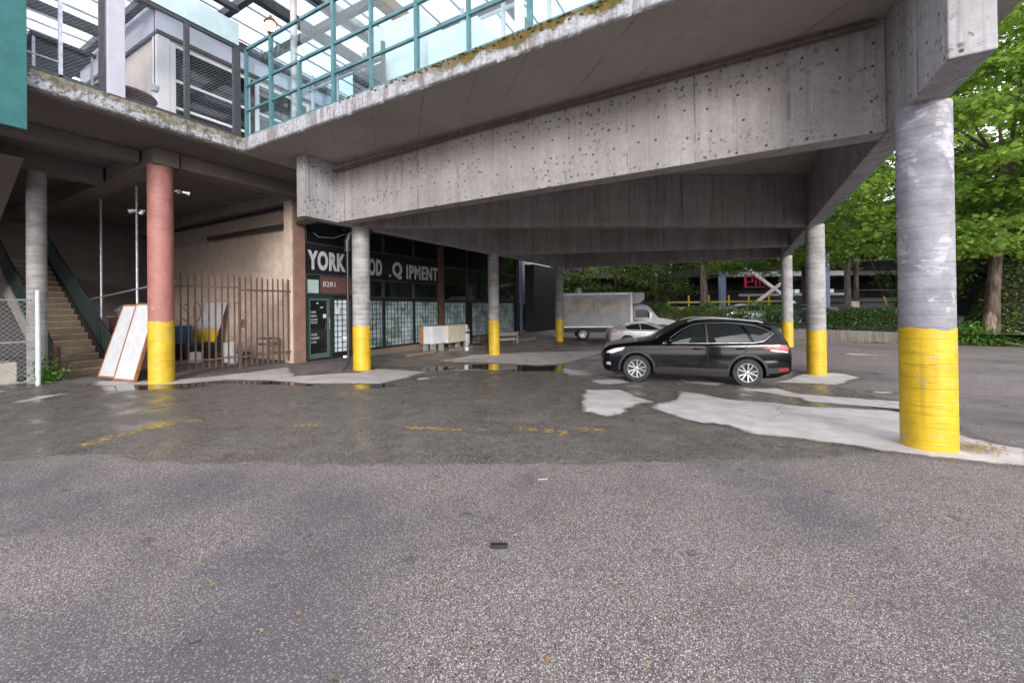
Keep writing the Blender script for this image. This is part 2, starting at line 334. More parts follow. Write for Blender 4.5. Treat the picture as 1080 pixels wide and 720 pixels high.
def sdf(polys, X, Y):
    best = np.full(X.shape, -1e9)
    for pl in polys:
        P = np.array(pl); n = len(P); d2 = np.full(X.shape, 1e18); ins = np.zeros(X.shape, bool)
        for i in range(n):
            ax, ay = P[i]; bx, by = P[(i + 1) % n]; ex, ey = bx - ax, by - ay
            t = np.clip(((X - ax) * ex + (Y - ay) * ey) / (ex * ex + ey * ey + 1e-12), 0, 1)
            d2 = np.minimum(d2, (X - ax - t * ex) ** 2 + (Y - ay - t * ey) ** 2)
            c = ((ay > Y) != (by > Y)) & (X < (bx - ax) * (Y - ay) / ((by - ay) if by != ay else 1e-12) + ax); ins ^= c
        best = np.maximum(best, np.where(ins, 1, -1) * np.sqrt(d2))
    return np.clip(best, -3, 3)

def ground_material():
    n = NT('yard_surface'); t = n.t
    wn = n.noise(1.6, 6, .62); wn2 = n.noise(9, 4, .6); wig = n.ma('ADD', n.ma('MULTIPLY', n.ma('SUBTRACT', wn, .5), .8), n.ma('ADD', n.ma('MULTIPLY', n.ma('SUBTRACT', wn2, .5), .34), n.ma('MULTIPLY', n.ma('SUBTRACT', n.noise(34, 3, .7), .5), .22)))
    def mask(nm, amp, soft): return n.mr(n.ma('ADD', n.attr(nm), n.ma('MULTIPLY', wig, amp)), -soft, soft)
    wet = mask('wet', .6, .06); dry = mask('dry', .5, .065); flo = mask('floor', .4, .06); pud = mask('pud', .5, .05)
    # aggregate
    vc = n.vor(215, dim='2D'); g1 = n.sep(vc)[0]; vc2 = n.vor(330, dim='2D'); g2 = n.sep(vc2)[0]; g3 = n.sep(vc)[1]
    big = n.noise(.55, 5, .6); mid = n.noise(3.2, 5, .6)
    stone = n.mr(g1, .50, 1.0, 0, 1, False); stone2 = n.mr(g2, .45, 1, 0, 1, False)
    asp = n.mix(n.mr(big, .3, .7), (.080, .062, .058), (.136, .109, .105))
    asp = n.mix(n.ma('MULTIPLY', n.mr(mid, .35, .7), .35), asp, (.185, .150, .150))
    asp = n.mix(n.ma('MULTIPLY', stone, .62), asp, (.35, .315, .30)); asp = n.mix(n.ma('MULTIPLY', stone2, .5), asp, (.30, .27, .265))
    asp = n.mix(n.mr(g3, .90, .92, 0, .85), asp, (.66, .64, .64)); asp = n.mix(n.mr(g1, .0, .32, .95, 0), asp, (.024, .021, .021))
    dkp = n.mr(n.noise(.35, 4, .6), .46, .66, 0, .7); asp = n.mix(dkp, asp, (.082, .08, .094))
    wa = n.mix(n.mr(mid, .3, .7), (.046, .039, .034), (.098, .084, .074))
    wa = n.mix(n.ma('MULTIPLY', stone, .6), wa, (.21, .20, .185)); wa = n.mix(n.mr(g3, .90, .92, 0, .9), wa, (.55, .53, .51)); wa = n.mix(n.mr(g1, .0, .3, .7, 0), wa, (.012, .011, .010))
    cf = n.noise(2.4, 6, .65); cf2 = n.noise(40, 3)
    con = n.mix(n.mr(cf, .3, .7), (.45, .42, .42), (.62, .595, .605)); con = n.mix(n.mr(cf2, .35, .7, 0, .2), con, (.34, .32, .32))
    con = n.mix(n.mr(n.noise(1.1, 6, .74, dist=.8), .55, .70, 0, .6), con, (.27, .25, .25)); con = n.mix(n.mr(g1, .93, .95, 0, .5), con, (.2, .19, .19))
    fl = n.mix(n.mr(n.noise(1.1, 6, .65), .32, .68), (.115, .098, .088), (.25, .22, .20)); fl = n.mix(n.mr(g1, .6, 1, 0, .25), fl, (.33, .3, .28))
    # cracks and old patch seams
    wp = n.n('ShaderNodeVectorMath', operation='ADD'); nzc = n.n('ShaderNodeTexNoise'); n.ln(n.pos, nzc.inputs['Vector']); nzc.inputs['Scale'].default_value = 1.4; nzc.inputs['Detail'].default_value = 5
    scv = n.n('ShaderNodeVectorMath', operation='SCALE'); n.ln(nzc.outputs['Color'], scv.inputs[0]); scv.inputs['Scale'].default_value = .9; n.ln(n.pos, wp.inputs[0]); n.ln(scv.outputs[0], wp.inputs[1])
    ce = n.vor(.33, vec=wp.outputs[0], out='Distance', feature='DISTANCE_TO_EDGE', dim='2D'); crk = n.ma('MULTIPLY', n.mr(ce, .002, .008, 1, 0), n.mr(n.sep(n.pos)[1], 6.5, 9.0)); crk = n.ma('MULTIPLY', crk, n.mr(n.noise(.8, 3), .42, .55))
    stn = n.mr(n.noise(.9, 6, .68, dist=.7), .57, .70, 0, .35); asp = n.mix(stn, asp, (.075, .062, .058)); spt = n.ma('MULTIPLY', n.mr(n.vor(1.7, out='Distance', dim='2D'), .05, .10, 1, 0), n.mr(mid, .5, .6)); asp = n.mix(n.ma('MULTIPLY', spt, .55), asp, (.04, .037, .036))
    pd = n.vor(42, out='Distance', dim='2D'); pr_ = n.sep(n.vor(42, dim='2D'))[2]; peb = n.ma('MULTIPLY', n.mr(pd, .16, .24, 1, 0), n.mr(pr_, .60, .64)); wa = n.mix(n.ma('MULTIPLY', peb, .75), wa, (.36, .34, .32)); asp = n.mix(n.ma('MULTIPLY', peb, .45), asp, (.50, .48, .48))
    dryfar = n.mr(n.sep(n.pos)[1], 16, 19); col = asp
    col = n.mix(wet, col, wa); col = n.mix(flo, col, fl); col = n.mix(dry, col, con)
    edge = n.ma('MULTIPLY', n.mr(n.ma('ABSOLUTE', n.attr('dry')), .0, .22, .45, 0), n.ma('SUBTRACT', 1, dry))
    col = n.mix(edge, col, (.02, .018, .016))
    col = n.mix(n.ma('MULTIPLY', crk, .8), col, (.018, .016, .015))
    col = n.mix(n.ma('MULTIPLY', pud, .85), col, (.013, .012, .012))
    ro = n.mixf(wet, .82, n.mr(n.noise(1.5, 5, .62), .36, .64, .20, .60)); ro = n.mixf(flo, ro, n.mr(n.noise(1.3, 4), .4, .6, .32, .62)); ro = n.mixf(dry, ro, .72); ro = n.mixf(pud, ro, .03)
    n.set(color=col, rough=ro, spec=n.mixf(wet, .3, .6))
    h = g1
    flat = n.ma('MULTIPLY', n.mr(n.attr('pud'), -.2, .1, 1, 0, False), n.mr(n.ma('MAXIMUM', n.attr('dry'), n.attr('floor')), -.1, .1, 1, .25, False))
    flat = n.ma('MULTIPLY', flat, n.mr(n.attr('wet'), -.1, .3, 1, .5, False))
    n.bump(n.ma('MULTIPLY', h, flat), .7, .006)
    return n.mat

def axis(a, b, step, far0, far1):
    fine = list(np.arange(a, b + 1e-6, step)); lo = []; x = a; s = step
    while x > far0: s *= 1.35; x -= s; lo.append(x)
    hi = []; x = b; s = step
    while x < far1: s *= 1.35; x += s; hi.append(x)
    return np.array(lo[::-1] + fine + hi)
xs = axis(-18, 6, .11, -220, 220); ys = axis(-2, 20, .11, -60, 320)
GX, GY = np.meshgrid(xs, ys)
gz = np.vectorize(G)(GX, GY)
gz += .012 * np.sin(GX * .9 + 1.3) * np.sin(GY * .7) * (np.abs(GX) < 20)
nx, ny = len(xs), len(ys)
me = bpy.data.meshes.new('ground')
co = np.stack([GX, GY, gz], -1).reshape(-1, 3)
idx = np.arange(nx * ny).reshape(ny, nx)
q = np.stack([idx[:-1, :-1], idx[:-1, 1:], idx[1:, 1:], idx[1:, :-1]], -1).reshape(-1, 4)
me.from_pydata(co.tolist(), [], q.tolist())
for nm in ('wet', 'dry', 'floor', 'pud'):
    a = me.attributes.new(nm, 'FLOAT', 'POINT'); a.data.foreach_set('value', sdf(POLYS[nm], GX, GY).reshape(-1).astype(np.float32))
me.materials.append(ground_material()); me.polygons.foreach_set('use_smooth', [True] * len(me.polygons)); me.update()
ground = bpy.data.objects.new('ground', me); COL.objects.link(ground); tag(ground, 'patched asphalt yard with wet dark bands and pale dry concrete', 'ground', kind='structure')

# worn yellow paint on the asphalt
mk = NT('worn_line_paint'); tr = mk.n('ShaderNodeBsdfTransparent'); mx = mk.n('ShaderNodeMixShader')
mk.set(color=mk.mix(mk.noise(5, 3), (.50, .30, .05), (.60, .42, .12)), rough=.6)
mk.ln(mk.ma('MULTIPLY', mk.mr(mk.noise(17, 5, .7), .47, .56), mk.mr(mk.sep(mk.vor(55))[0], .25, .5)), mx.inputs[0]); mk.ln(tr.outputs[0], mx.inputs[1]); mk.ln(mk.b.outputs[0], mx.inputs[2]); mk.ln(mx.outputs[0], mk.out.inputs[0])
for pl in MARKS:
    b = bmesh.new(); f = b.faces.new([b.verts.new((x, y, 0)) for x, y in pl]); bmesh.ops.triangulate(b, faces=b.faces)
    for k in range(6):
        bmesh.ops.bisect_plane(b, geom=b.verts[:] + b.edges[:] + b.faces[:], plane_co=(0, pl[0][1] - 1.5 + k * .5, 0), plane_no=(0, 1, 0))
    for v in b.verts: v.co.z = G(v.co.x, v.co.y) + .016
    bmesh.ops.recalc_face_normals(b, faces=b.faces)
    if sum(f.normal.z for f in b.faces) < 0: bmesh.ops.reverse_faces(b, faces=b.faces)
    m2 = bpy.data.meshes.new('road_marking'); b.to_mesh(m2); b.free(); m2.materials.append(mk.mat)
    o = bpy.data.objects.new('road_marking', m2); COL.objects.link(o); tag(o, kind='structure')

# ------------------------------------------------------------------ overhead parking deck
ZS, ZC, ZT = 3.986, 5.51, 5.86
deck = T('parking_deck', 'raised concrete deck on pillars with board marked beams and mossy edge', 'building', (-3.8, 7.5, 0))
m = MB()   # slab: an L around the open corner
poly = [(-26, -4), (-10.53, -4), (-10.53, 5.5), (3.15, 5.5), (3.15, 26.5), (-26, 26.5)]
def fascia_mat():
    n = NT('mossy_slab_edge'); x, y, z = n.sep(n.pos); top = n.mr(z, 5.60, 5.88)
    st = n.noise(1, 5, .65, vec=n.scale(n.pos, (7, 7, .8))); f = n.noise(16, 6, .7); l = n.noise(5, 6, .7)
    c = n.mix(n.mr(f, .3, .7), (.27, .275, .30), (.43, .44, .48)); c = n.mix(n.mr(st, .48, .64, 0, .75), c, (.15, .135, .13))
    fl = n.mr(n.noise(11, 6, .72, dist=.5), .50, .56); side = n.mr(x, -10.54, -10.50, 1, .35); c = n.mix(n.ma('MULTIPLY', fl, side), c, (.11, .10, .09))
    ms = n.ma('ADD', n.ma('MULTIPLY', top, .30), n.noise(2.2, 6, .7)); zone = n.ma('ADD', n.mr(x, -6.2, -3.6), n.mr(x, -10.54, -10.50, .7, 0)); ms = n.ma('MULTIPLY', n.mr(ms, .54, .68), zone)
    mc = n.mix(n.mr(n.noise(4, 3), .45, .62), (.085, .078, .02), (.15, .085, .03)); c = n.mix(ms, c, mc)
    dr = n.ma('MULTIPLY', n.mr(z, 5.53, 5.60, 1, 0), n.mr(l, .3, .5)); c = n.mix(n.ma('MULTIPLY', dr, .9), c, (.02, .018, .017))
    n.set(color=c, rough=.9, spec=.2); n.bump(n.ma('ADD', f, ms), .6, .02); return n.mat
M['fascia'] = fascia_mat()
n_ = len(poly)
sl = MB(); sl.prism(poly, lambda a, b, d: (a, b, d), ZC, ZT)
slab = sl.build('slab', [M['soffit'], M['fascia'], M['soffit_dark']], deck)
for p in slab.data.polygons:
    c = p.center + Vector(deck.location)
    p.material_index = 1 if abs(p.normal.z) < .5 else 0
# darker toned soffit sheet under the wing over the stairs
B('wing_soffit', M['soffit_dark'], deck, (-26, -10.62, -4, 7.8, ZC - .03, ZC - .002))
def beam(name, mat, a, b, th, z0, z1, side=1, bev=.015):
    a = Vector((*a, 0)); b = Vector((*b, 0)); d = (b - a).normalized(); nrm = Vector((-d.y, d.x, 0)) * th * side
    mm = MB(); mm.prism([(a.x, a.y), (b.x, b.y), (b.x + nrm.x, b.y + nrm.y), (a.x + nrm.x, a.y + nrm.y)], lambda x, y, z: (x, y, z), z0, z1)
    return mm.build(name, mat, deck, bevel=bev)
beam('edge_beam', M['beam'], (-9.358, 7.26), (1.728, 7.26), .36, ZS, ZC - .002)
beam('girder', M['girder'], (1.73, 5.40), (1.73, 26.3), .33, ZS - .003, ZC - .001, side=-1)
beam('girder', M['girder'], (-9.36, 6.31), (-9.36, 26.3), .31, ZS - .003, ZC - .001, side=1)
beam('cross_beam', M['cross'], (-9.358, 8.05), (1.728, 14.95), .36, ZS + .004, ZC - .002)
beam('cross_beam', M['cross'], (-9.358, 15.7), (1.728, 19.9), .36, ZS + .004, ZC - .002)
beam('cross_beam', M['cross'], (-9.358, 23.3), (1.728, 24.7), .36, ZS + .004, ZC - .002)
# beams under the wing over the stairs
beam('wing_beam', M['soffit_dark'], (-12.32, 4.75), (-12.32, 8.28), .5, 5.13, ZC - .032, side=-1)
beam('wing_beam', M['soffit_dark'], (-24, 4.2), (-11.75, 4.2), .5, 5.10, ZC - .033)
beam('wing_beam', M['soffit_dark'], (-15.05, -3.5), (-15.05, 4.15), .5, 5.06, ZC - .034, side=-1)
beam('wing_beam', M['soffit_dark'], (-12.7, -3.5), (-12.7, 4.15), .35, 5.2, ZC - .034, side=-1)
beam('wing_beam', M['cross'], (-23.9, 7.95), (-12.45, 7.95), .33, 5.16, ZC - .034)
# pipe run along the joint of beam and slab
p = MB(); p.tube([(-9.9, 7.12, 5.30), (-5, 7.16, 5.42), (1.6, 7.18, 5.44)], .035, 8); p.tube([(-9.9, 7.12, 5.30), (-9.95, 7.16, 5.30)], .05, 8)
for x in np.arange(-8.5, 1.2, 1.6): p.tube([(x, 7.17, 5.36 + (x + 9) * .008), (x, 7.17, 5.505)], .012, 6)
p.build('conduit_pipe', M['rust_metal'], deck, smooth=True)

def pillar(label, x, y, r, ztop, zy, mat, pmat, group=None, z0=None, n=40):
    z0 = (G(x, y) - .05) if z0 is None else z0
    t = T('pillar', label, 'pillar', (x, y, z0), 0, group); t['kind'] = 'thing'
    a = MB(); a.lathe([(r, 0), (r, ztop - z0)], n=n); a.add([(r * math.cos(2 * math.pi * k / n), r * math.sin(2 * math.pi * k / n), ztop - z0) for k in range(n)], [tuple(range(n))])
    a.build('shaft', mat, t, smooth=True, world=False)
    if zy:
        b = MB(); h = zy - z0; prof = [(r + .004, 0), (r + .004, h), (r - .01, h)]; b.lathe(prof, n=n)
        # wavering hand-painted top edge
        o = b.build('painted_band', pmat, t, smooth=True, world=False)
        for v in o.data.vertices:
            if v.co.z > h - .01: v.co.z += .014 * math.sin(math.atan2(v.co.y, v.co.x) * 3 + x + y) + .008 * math.sin(math.atan2(v.co.y, v.co.x) * 7 + y) + random.uniform(-.006, .006)
    return t
GP = 'round concrete pillars with yellow painted feet'
zs_ = ZS - .002
pillar('large weathered grey pillar with wide yellow foot nearest the camera', 1.9, 6.63, .245, zs_, 1.385, M['column_white'], M['yellow'], GP)
pillar('grey pillar with yellow foot between the black SUV and the nearest pillar', 1.9, 14.97, .24, zs_, .89, M['column'], M['yellow'], GP)
pillar('slender grey pillar with yellow foot right behind the SUV tailgate', 1.9, 23.85, .24, zs_, .77, M['column'], M['yellow'], GP)
pillar('grey pillar with yellow foot and black downpipe before the shop sign', -9.5, 8.13, .24, zs_, 1.19, M['column'], M['yellow'], GP)
pillar('grey pillar with yellow foot next to the low bench', -9.5, 15.3, .24, zs_, 1.09, M['column'], M['yellow'], GP)
pillar('distant pillar with yellow foot at the tail of the white truck', -9.5, 22.68, .24, zs_, .95, M['column'], M['yellow'], GP)
pillar('tall faded red pillar with yellow foot beside the iron bar fence', -12.05, 4.43, .245, 5.128, 1.44, M['red_paint'], M['yellow_worn'])
pillar('thin bare grey pillar at the stair foot behind the chain link', -14.8, 3.02, .17, 5.058, 0, M['column'], None)

# ------------------------------------------------------------------ shop under the deck
UW = -12.4
shop = T('shop_building', 'dark glazed equipment shop with white lettering under the deck', 'building', (-13.5, 15.5, 0))
B('wall', M['darkwall'], shop, (-13.2, UW - .09, 8.45, 22.9, -.3, ZC - .04))
B('brick_pier', M['brick_brown'], shop, (-12.46, UW + .02, 7.975, 8.36, -.1, ZC - .04), bevel=.01)
B('brick_pier', M['wood_dark'], shop, (-12.6, UW + .03, 15.10, 15.44, -.3, ZC - .04), bevel=.01)
B('end_pier', M['darkwall'], shop, (-13.2, UW + .05, 22.55, 23.0, -.4, ZC - .04))
B('sill_curb', M['stair'], shop, (UW - .08, UW + .12, 10.2, 22.5, -.35, .10), bevel=.01)
# cladding pieces
def pane_mat(name, a, b, emis=0):
    n = NT(name); x, y, z = n.sep(n.pos); f = n.noise(1.1, 5, .65, dist=1.2); k = n.mr(f, .36, .62)
    n.set(color=n.mix(k, a, b), rough=.12, coat=.6, coatr=.03); return n.mat
M['paper_pane'] = pane_mat('papered_window', (.12, .18, .19), (.36, .46, .48))
M['paper_pane_light'] = pane_mat('bright_papered_window', (.42, .49, .55), (.62, .70, .76))
def grid_window(y0, y1, z0, z1, mat, cell=.19, frame=.06):
    t = MB()
    t.box(UW - .06, UW + .02, y0, y0 + frame, z0, z1); t.box(UW - .06, UW + .02, y1 - frame, y1, z0, z1)
    t.box(UW - .06, UW + .02, y0 + frame, y1 - frame, z0, z0 + frame); t.box(UW - .06, UW + .02, y0 + frame, y1 - frame, z1 - frame, z1)
    f = t.build('window', M['black_metal'], shop)
    B('pane', mat, f, (UW - .05, UW - .03, y0 + frame, y1 - frame, z0 + frame, z1 - frame))
    g = MB(); ny = max(2, round((y1 - y0) / cell)); nz = max(2, round((z1 - z0) / cell))
    for k in range(1, ny): y = y0 + (y1 - y0) * k / ny; g.bar((UW + .0, y, z0 + frame), (UW + .0, y, z1 - frame), .015)
    for k in range(1, nz): z = z0 + (z1 - z0) * k / nz; g.bar((UW + .003, y0 + frame, z), (UW + .003, y1 - frame, z), .015)
    g.build('security_grille', M['black_metal'], f)
    return f
grid_window(9.36, 10.16, .12, 2.06, M['paper_pane_light'])
grid_window(10.36, 11.70, .12, 2.04, M['paper_pane'])
grid_window(11.72, 13.42, .12, 2.02, M['paper_pane'])
grid_window(13.44, 15.08, .12, 2.0, M['paper_pane'])
grid_window(15.46, 17.3, .10, 1.97, M['paper_pane'], .25)
grid_window(17.75, 19.9, .10, 1.95, M['paper_pane'], .25)
grid_window(20.1, 22.4, .10, 1.95, M['paper_pane'], .25)
# upper dark glazing
def dark_window(y0, y1, z0, z1, nm='window'):
    t = MB(); fr = .05
    t.box(UW - .06, UW + .01, y0, y0 + fr, z0, z1); t.box(UW - .06, UW + .01, y1 - fr, y1, z0, z1)
    t.box(UW - .06, UW + .01, y0 + fr, y1 - fr, z0, z0 + fr); t.box(UW - .06, UW + .01, y0 + fr, y1 - fr, z1 - fr, z1)
    f = t.build(nm, M['dark_metal'], shop); B('pane', M['glass_dark'], f, (UW - .05, UW - .03, y0 + fr, y1 - fr, z0 + fr, z1 - fr)); return f
for y0, y1 in [(8.38, 10.2), (10.36, 11.70), (11.72, 13.42), (13.44, 15.08)]:
    dark_window(y0, y1, 3.84, 4.62); dark_window(y0, y1, 4.64, 5.44)
for y0, y1 in [(10.36, 11.70), (11.72, 13.42), (13.44, 15.08)]: dark_window(y0, y1, 2.08, 2.8, 'transom_window')
for y0, y1 in [(15.46, 17.4), (17.42, 19.9), (19.92, 22.5)]:
    dark_window(y0, y1, 2.0, 3.6); dark_window(y0, y1, 3.62, 5.44)
tr = dark_window(8.38, 10.2, 2.16, 2.86, 'transom_window')
B('brown_board', M['wood_dark'], tr, (UW - .028, UW - .012, 8.93, 10.14, 2.22, 2.80))
B('pale_notice', plain('pale_green_notice', (.34, .46, .44), .6, 0, .2, 9), tr, (UW - .028, UW - .014, 8.44, 8.86, 2.22, 2.66))
B('mullion', M['black_metal'], shop, (UW - .06, UW + .04, 10.2, 10.34, -.1, 5.44))
# sign band
sb = MB()
for y0, y1 in [(8.38, 10.19), (10.35, 15.09)]: sb.box(UW - .06, UW - .01, y0, y1, 2.87, 3.83)
sign = sb.build('sign_board', plain('black_sign_board', (.013, .013, .016), .35, 0, .3, 3), shop)
def lettering(txt, y0, y1, z0, z1, x, parent, name, mat, bold=.04, depth=.012, sp=1.0):
    cu = bpy.data.curves.new('t', 'FONT'); cu.body = txt; cu.offset = bold; cu.space_character = sp; cu.extrude = .01; cu.size = 1
    o = bpy.data.objects.new('t', cu); COL.objects.link(o); bpy.context.view_layer.update()
    me = bpy.data.meshes.new_from_object(o.evaluated_get(bpy.context.evaluated_depsgraph_get())); bpy.data.objects.remove(o); bpy.data.curves.remove(cu)
    a = np.array([v.co[:] for v in me.vertices]); mn, mx_ = a.min(0), a.max(0)
    mb = MB(); vs = []
    for p in a:
        f = (p[0] - mn[0]) / (mx_[0] - mn[0]); g = (p[1] - mn[1]) / (mx_[1] - mn[1]); e = (p[2] - mn[2]) / max(1e-6, mx_[2] - mn[2])
        vs.append((x + e * depth, y0 + (y1 - y0) * f, z0 + (z1 - z0) * g))
    mb.add(vs, [tuple(p.vertices) for p in me.polygons]); bpy.data.meshes.remove(me)
    return mb.build(name, mat, parent)
for txt, a, b, z0, z1 in [('YORK', 8.46, 9.93, 2.99, 3.64), ('FO', 10.24, 10.93, 2.96, 3.61), ('OD', 10.97, 11.64, 2.95, 3.60), ('.', 12.02, 12.11, 2.94, 3.05), ('Q', 12.2, 12.74, 2.86, 3.58), ('IPMENT', 13.0, 15.04, 2.92, 3.52)]:
    lettering(txt, a, b, z0, z1, UW - .009, sign, 'sign_lettering', M['letter'], .03 if len(txt) > 4 else .045, sp=1.14)
lettering('8281', 9.02, 9.5, 2.44, 2.62, UW - .011, tr, 'house_number', M['letter'], .012, .006, 1.2)
# door
dm = MB(); x0, x1 = UW - .06, UW + .03
for bx in [(x0, x1, 8.38, 8.46, -.02, 2.14), (x0, x1, 9.26, 9.35, -.02, 2.14), (x0, x1, 8.46, 9.26, 2.05, 2.14)]: dm.box(*bx)
dframe = dm.build('door', M['green_metal'], shop)
lm = MB()
for bx in [(x0, x1 - .02, 8.47, 8.53, .04, 2.04), (x0, x1 - .02, 9.17, 9.25, .04, 2.04), (x0, x1 - .02, 8.53, 9.17, .04, .2), (x0, x1 - .02, 8.53, 9.17, 1.97, 2.04)]: lm.box(*bx)
lm.build('leaf', plain('grey_green_door', (.075, .105, .10), .45, 0, .25, 6), dframe)
B('glass', M['glass_dark'], dframe, (UW - .045, UW - .03, 8.53, 9.17, .2, 1.97))
h = MB(); h.tube([(UW + .02, 9.20, .95), (UW + .07, 9.20, .97), (UW + .07, 9.20, 1.36), (UW + .02, 9.20, 1.38)], .014, 8); h.build('handle', M['chrome'], dframe, smooth=True)
for y, z, w_, h_ in [(9.02, 1.38, .12, .13), (8.92, 1.72, .1, .035), (8.78, 1.86, .07, .04)]: B('door_notice', M['white_dirty'], dframe, (UW - .029, UW - .026, y, y + w_, z, z + h_))
M['poster'] = plain('faded_posters', (.20, .21, .22), .4, 0, .6, 9)
for z in (1.2, 1.3, 1.42, 1.55, .55, .68, .8):
    B('poster', M['poster'], dframe, (UW - .0298, UW - .0268, 8.55, 8.55 + random.uniform(.2, .35), z, z + .07))
B('notice', M['white_dirty'], shop, (UW + .013, UW + .018, 9.46, 9.66, 1.5, 1.74))
# utilities: grey duct crossing the corner and black downpipe at the pillar
cp = MB(); cp.tube([(-18, 8.12, 4.44), (-12.6, 8.12, 4.44), (-11.2, 8.12, 4.41)], .075, 10); cp.build('duct_pipe', plain('dark_duct', (.05, .045, .045), .55, .1, .3), shop, smooth=True)
cp = MB(); cp.tube([(-24, 8.2, 5.06), (-12.5, 8.2, 5.06)], .05, 10); cp.build('duct_pipe', M['black_metal'], shop, smooth=True)
cp = MB(); cp.tube([(-12.3, 8.6, 4.2), (-11.6, 8.3, 3.95), (-10.6, 8.1, 3.8), (-10, 8.0, 3.85)], .012, 6); cp.build('hanging_cable', M['galv'], shop, smooth=True)
dp = MB()
dp.tube([(-9.5, 8.5, 3.93), (-9.62, 8.1, 3.92), (-9.74, 7.93, 3.80), (-9.78, 7.90, 3.55), (-9.78, 7.90, 3.38)], .085, 12)
dp.tube([(-9.78, 7.90, 3.42), (-9.78, 7.90, .25)], .04, 12); dp.tube([(-9.78, 7.90, .25), (-9.82, 7.86, .05), (-9.92, 7.78, -.02)], .04, 12)
for z in (3.3, 3.55): dp.tube([(-9.78, 7.9, z), (-9.78, 7.9, z + .09)], .095, 12)
dp.tube([(-11.2, 8.1, 4.40), (-10.2, 8.0, 4.25), (-9.95, 7.95, 3.95)], .05, 10)
o = dp.build('downpipe', M['black_metal'], None, smooth=True); tag(o, 'black downpipe running down the left side of a yellow footed pillar', 'pipe')
vb = MB(); 
for z in (.32, .86): vb = MB(); vb.box(-9.88, -9.80, 7.8, 7.87, z - .02, z + .04); vb.build('pipe_bracket', M['white'], o)
# tan alcove wall
alc = MB(); alc.box(-24, -12.9, 8.3, 8.6, -.1, 4.36); tan = T('alcove_wall', 'tan rendered wall behind the iron bar fence with dark scrawl', 'wall', (-18, 8.45, -.1)); tan['kind'] = 'thing'
alc.build('render', M['tan'], tan)
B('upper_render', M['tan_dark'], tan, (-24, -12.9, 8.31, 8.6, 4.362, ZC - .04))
B('corner_strip', M['tan'], tan, (-12.898, -12.464, 7.97, 8.3, -.08, ZC - .04))
M['scrawl'] = plain('faded_scrawl', (.16, .11, .09), .8, 0, .4, 9)
def stroke(pts, w=.045):
    gr = MB()
    for a, b in zip(pts, pts[1:]):
        A = Vector((a[0], 0, a[1])); Bv = Vector((b[0], 0, b[1])); d = (Bv - A).normalized(); nn = Vector((d.z, 0, -d.x)) * w / 2; y = 8.294 - .0004 * len(gr.v) * .01
        gr.add([(p.x, y, p.z) for p in (A - nn - d * .02, Bv - nn + d * .02, Bv + nn + d * .02, A + nn - d * .02)], [(0, 1, 2, 3)])
    gr.build('scrawl', M['scrawl'], tan, fix=False)
stroke([(-20.0, 1.9), (-20.4, 1.95), (-20.5, 1.75), (-20.1, 1.62), (-20.0, 1.4), (-20.3, 1.25), (-20.6, 1.35)], .06)
a_ = [(-19.35 + .3 * math.cos(t), 1.62 + .36 * math.sin(t)) for t in np.linspace(0, 6.4, 14)]; stroke(a_, .06)
stroke([(-18.9, 2.0), (-18.8, 1.3), (-18.55, 1.9), (-18.3, 1.3), (-18.15, 2.05)], .05); stroke([(-17.7, 2.0), (-17.4, 1.7), (-17.1, 2.05)], .04); stroke([(-17.4, 1.7), (-17.4, 1.3)], .04); stroke([(-16.6, 1.95), (-16.1, 1.95)], .03)
# far flank walls closing the dark space under the wing
rw = T('stair_hall_wall', 'dark concrete back wall of the stair hall', 'wall', (-24.2, 3, -.1)); rw['kind'] = 'thing'
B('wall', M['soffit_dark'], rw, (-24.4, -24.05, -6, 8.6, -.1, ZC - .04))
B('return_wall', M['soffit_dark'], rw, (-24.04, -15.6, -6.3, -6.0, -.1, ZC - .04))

# ------------------------------------------------------------------ iron bar fence
fen = T('iron_fence', 'rusty brown vertical bar fence and gate before the tan wall', 'fence', (UW - .2, 6.5, 0))
XF = UW - .2
def bars(name, y0, y1, n, h, zb, pmat):
    g = MB()
    for k in range(n):
        y = y0 + (y1 - y0) * k / (n - 1); hh = h + random.uniform(-.02, .03); g.bar((XF, y, zb), (XF, y, hh), .032, up=(0, 1, 0))
        g.add([(XF - .016, y - .016, hh), (XF + .016, y - .016, hh), (XF + .016, y + .016, hh), (XF - .016, y + .016, hh), (XF, y, hh + .06)], [(0, 1, 4), (1, 2, 4), (2, 3, 4), (3, 0, 4)])
    return g
g = bars('fixed_panel', 4.88, 6.32, 10, 2.66, .12, None); g.bar((XF + .02, 4.72, 2.33), (XF + .02, 6.42, 2.33), .04); g.bar((XF + .02, 4.72, .36), (XF + .02, 6.42, .36), .04)
g.build('fixed_panel', M['rust_metal'], fen)
g = bars('gate', 6.62, 8.06, 10, 2.60, .05, None); g.bar((XF + .02, 6.5, 2.26), (XF + .02, 8.12, 2.26), .05); g.bar((XF + .02, 6.5, .34), (XF + .02, 8.12, .34), .05)
gate = g.build('gate', M['rust_metal'], fen)
B('lock_box', M['rust_metal'], gate, (XF - .03, XF + .07, 6.5, 6.62, 1.18, 1.42))
g = MB(); g.bar((XF, 6.46, 0), (XF, 6.46, 2.66), .055, up=(0, 1, 0)); g.build('post', M['rust_metal'], fen)
g = MB(); g.bar((XF, 8.14, 0), (XF, 8.14, 2.5), .05, up=(0, 1, 0)); g.build('post', M['rust_metal'], fen)
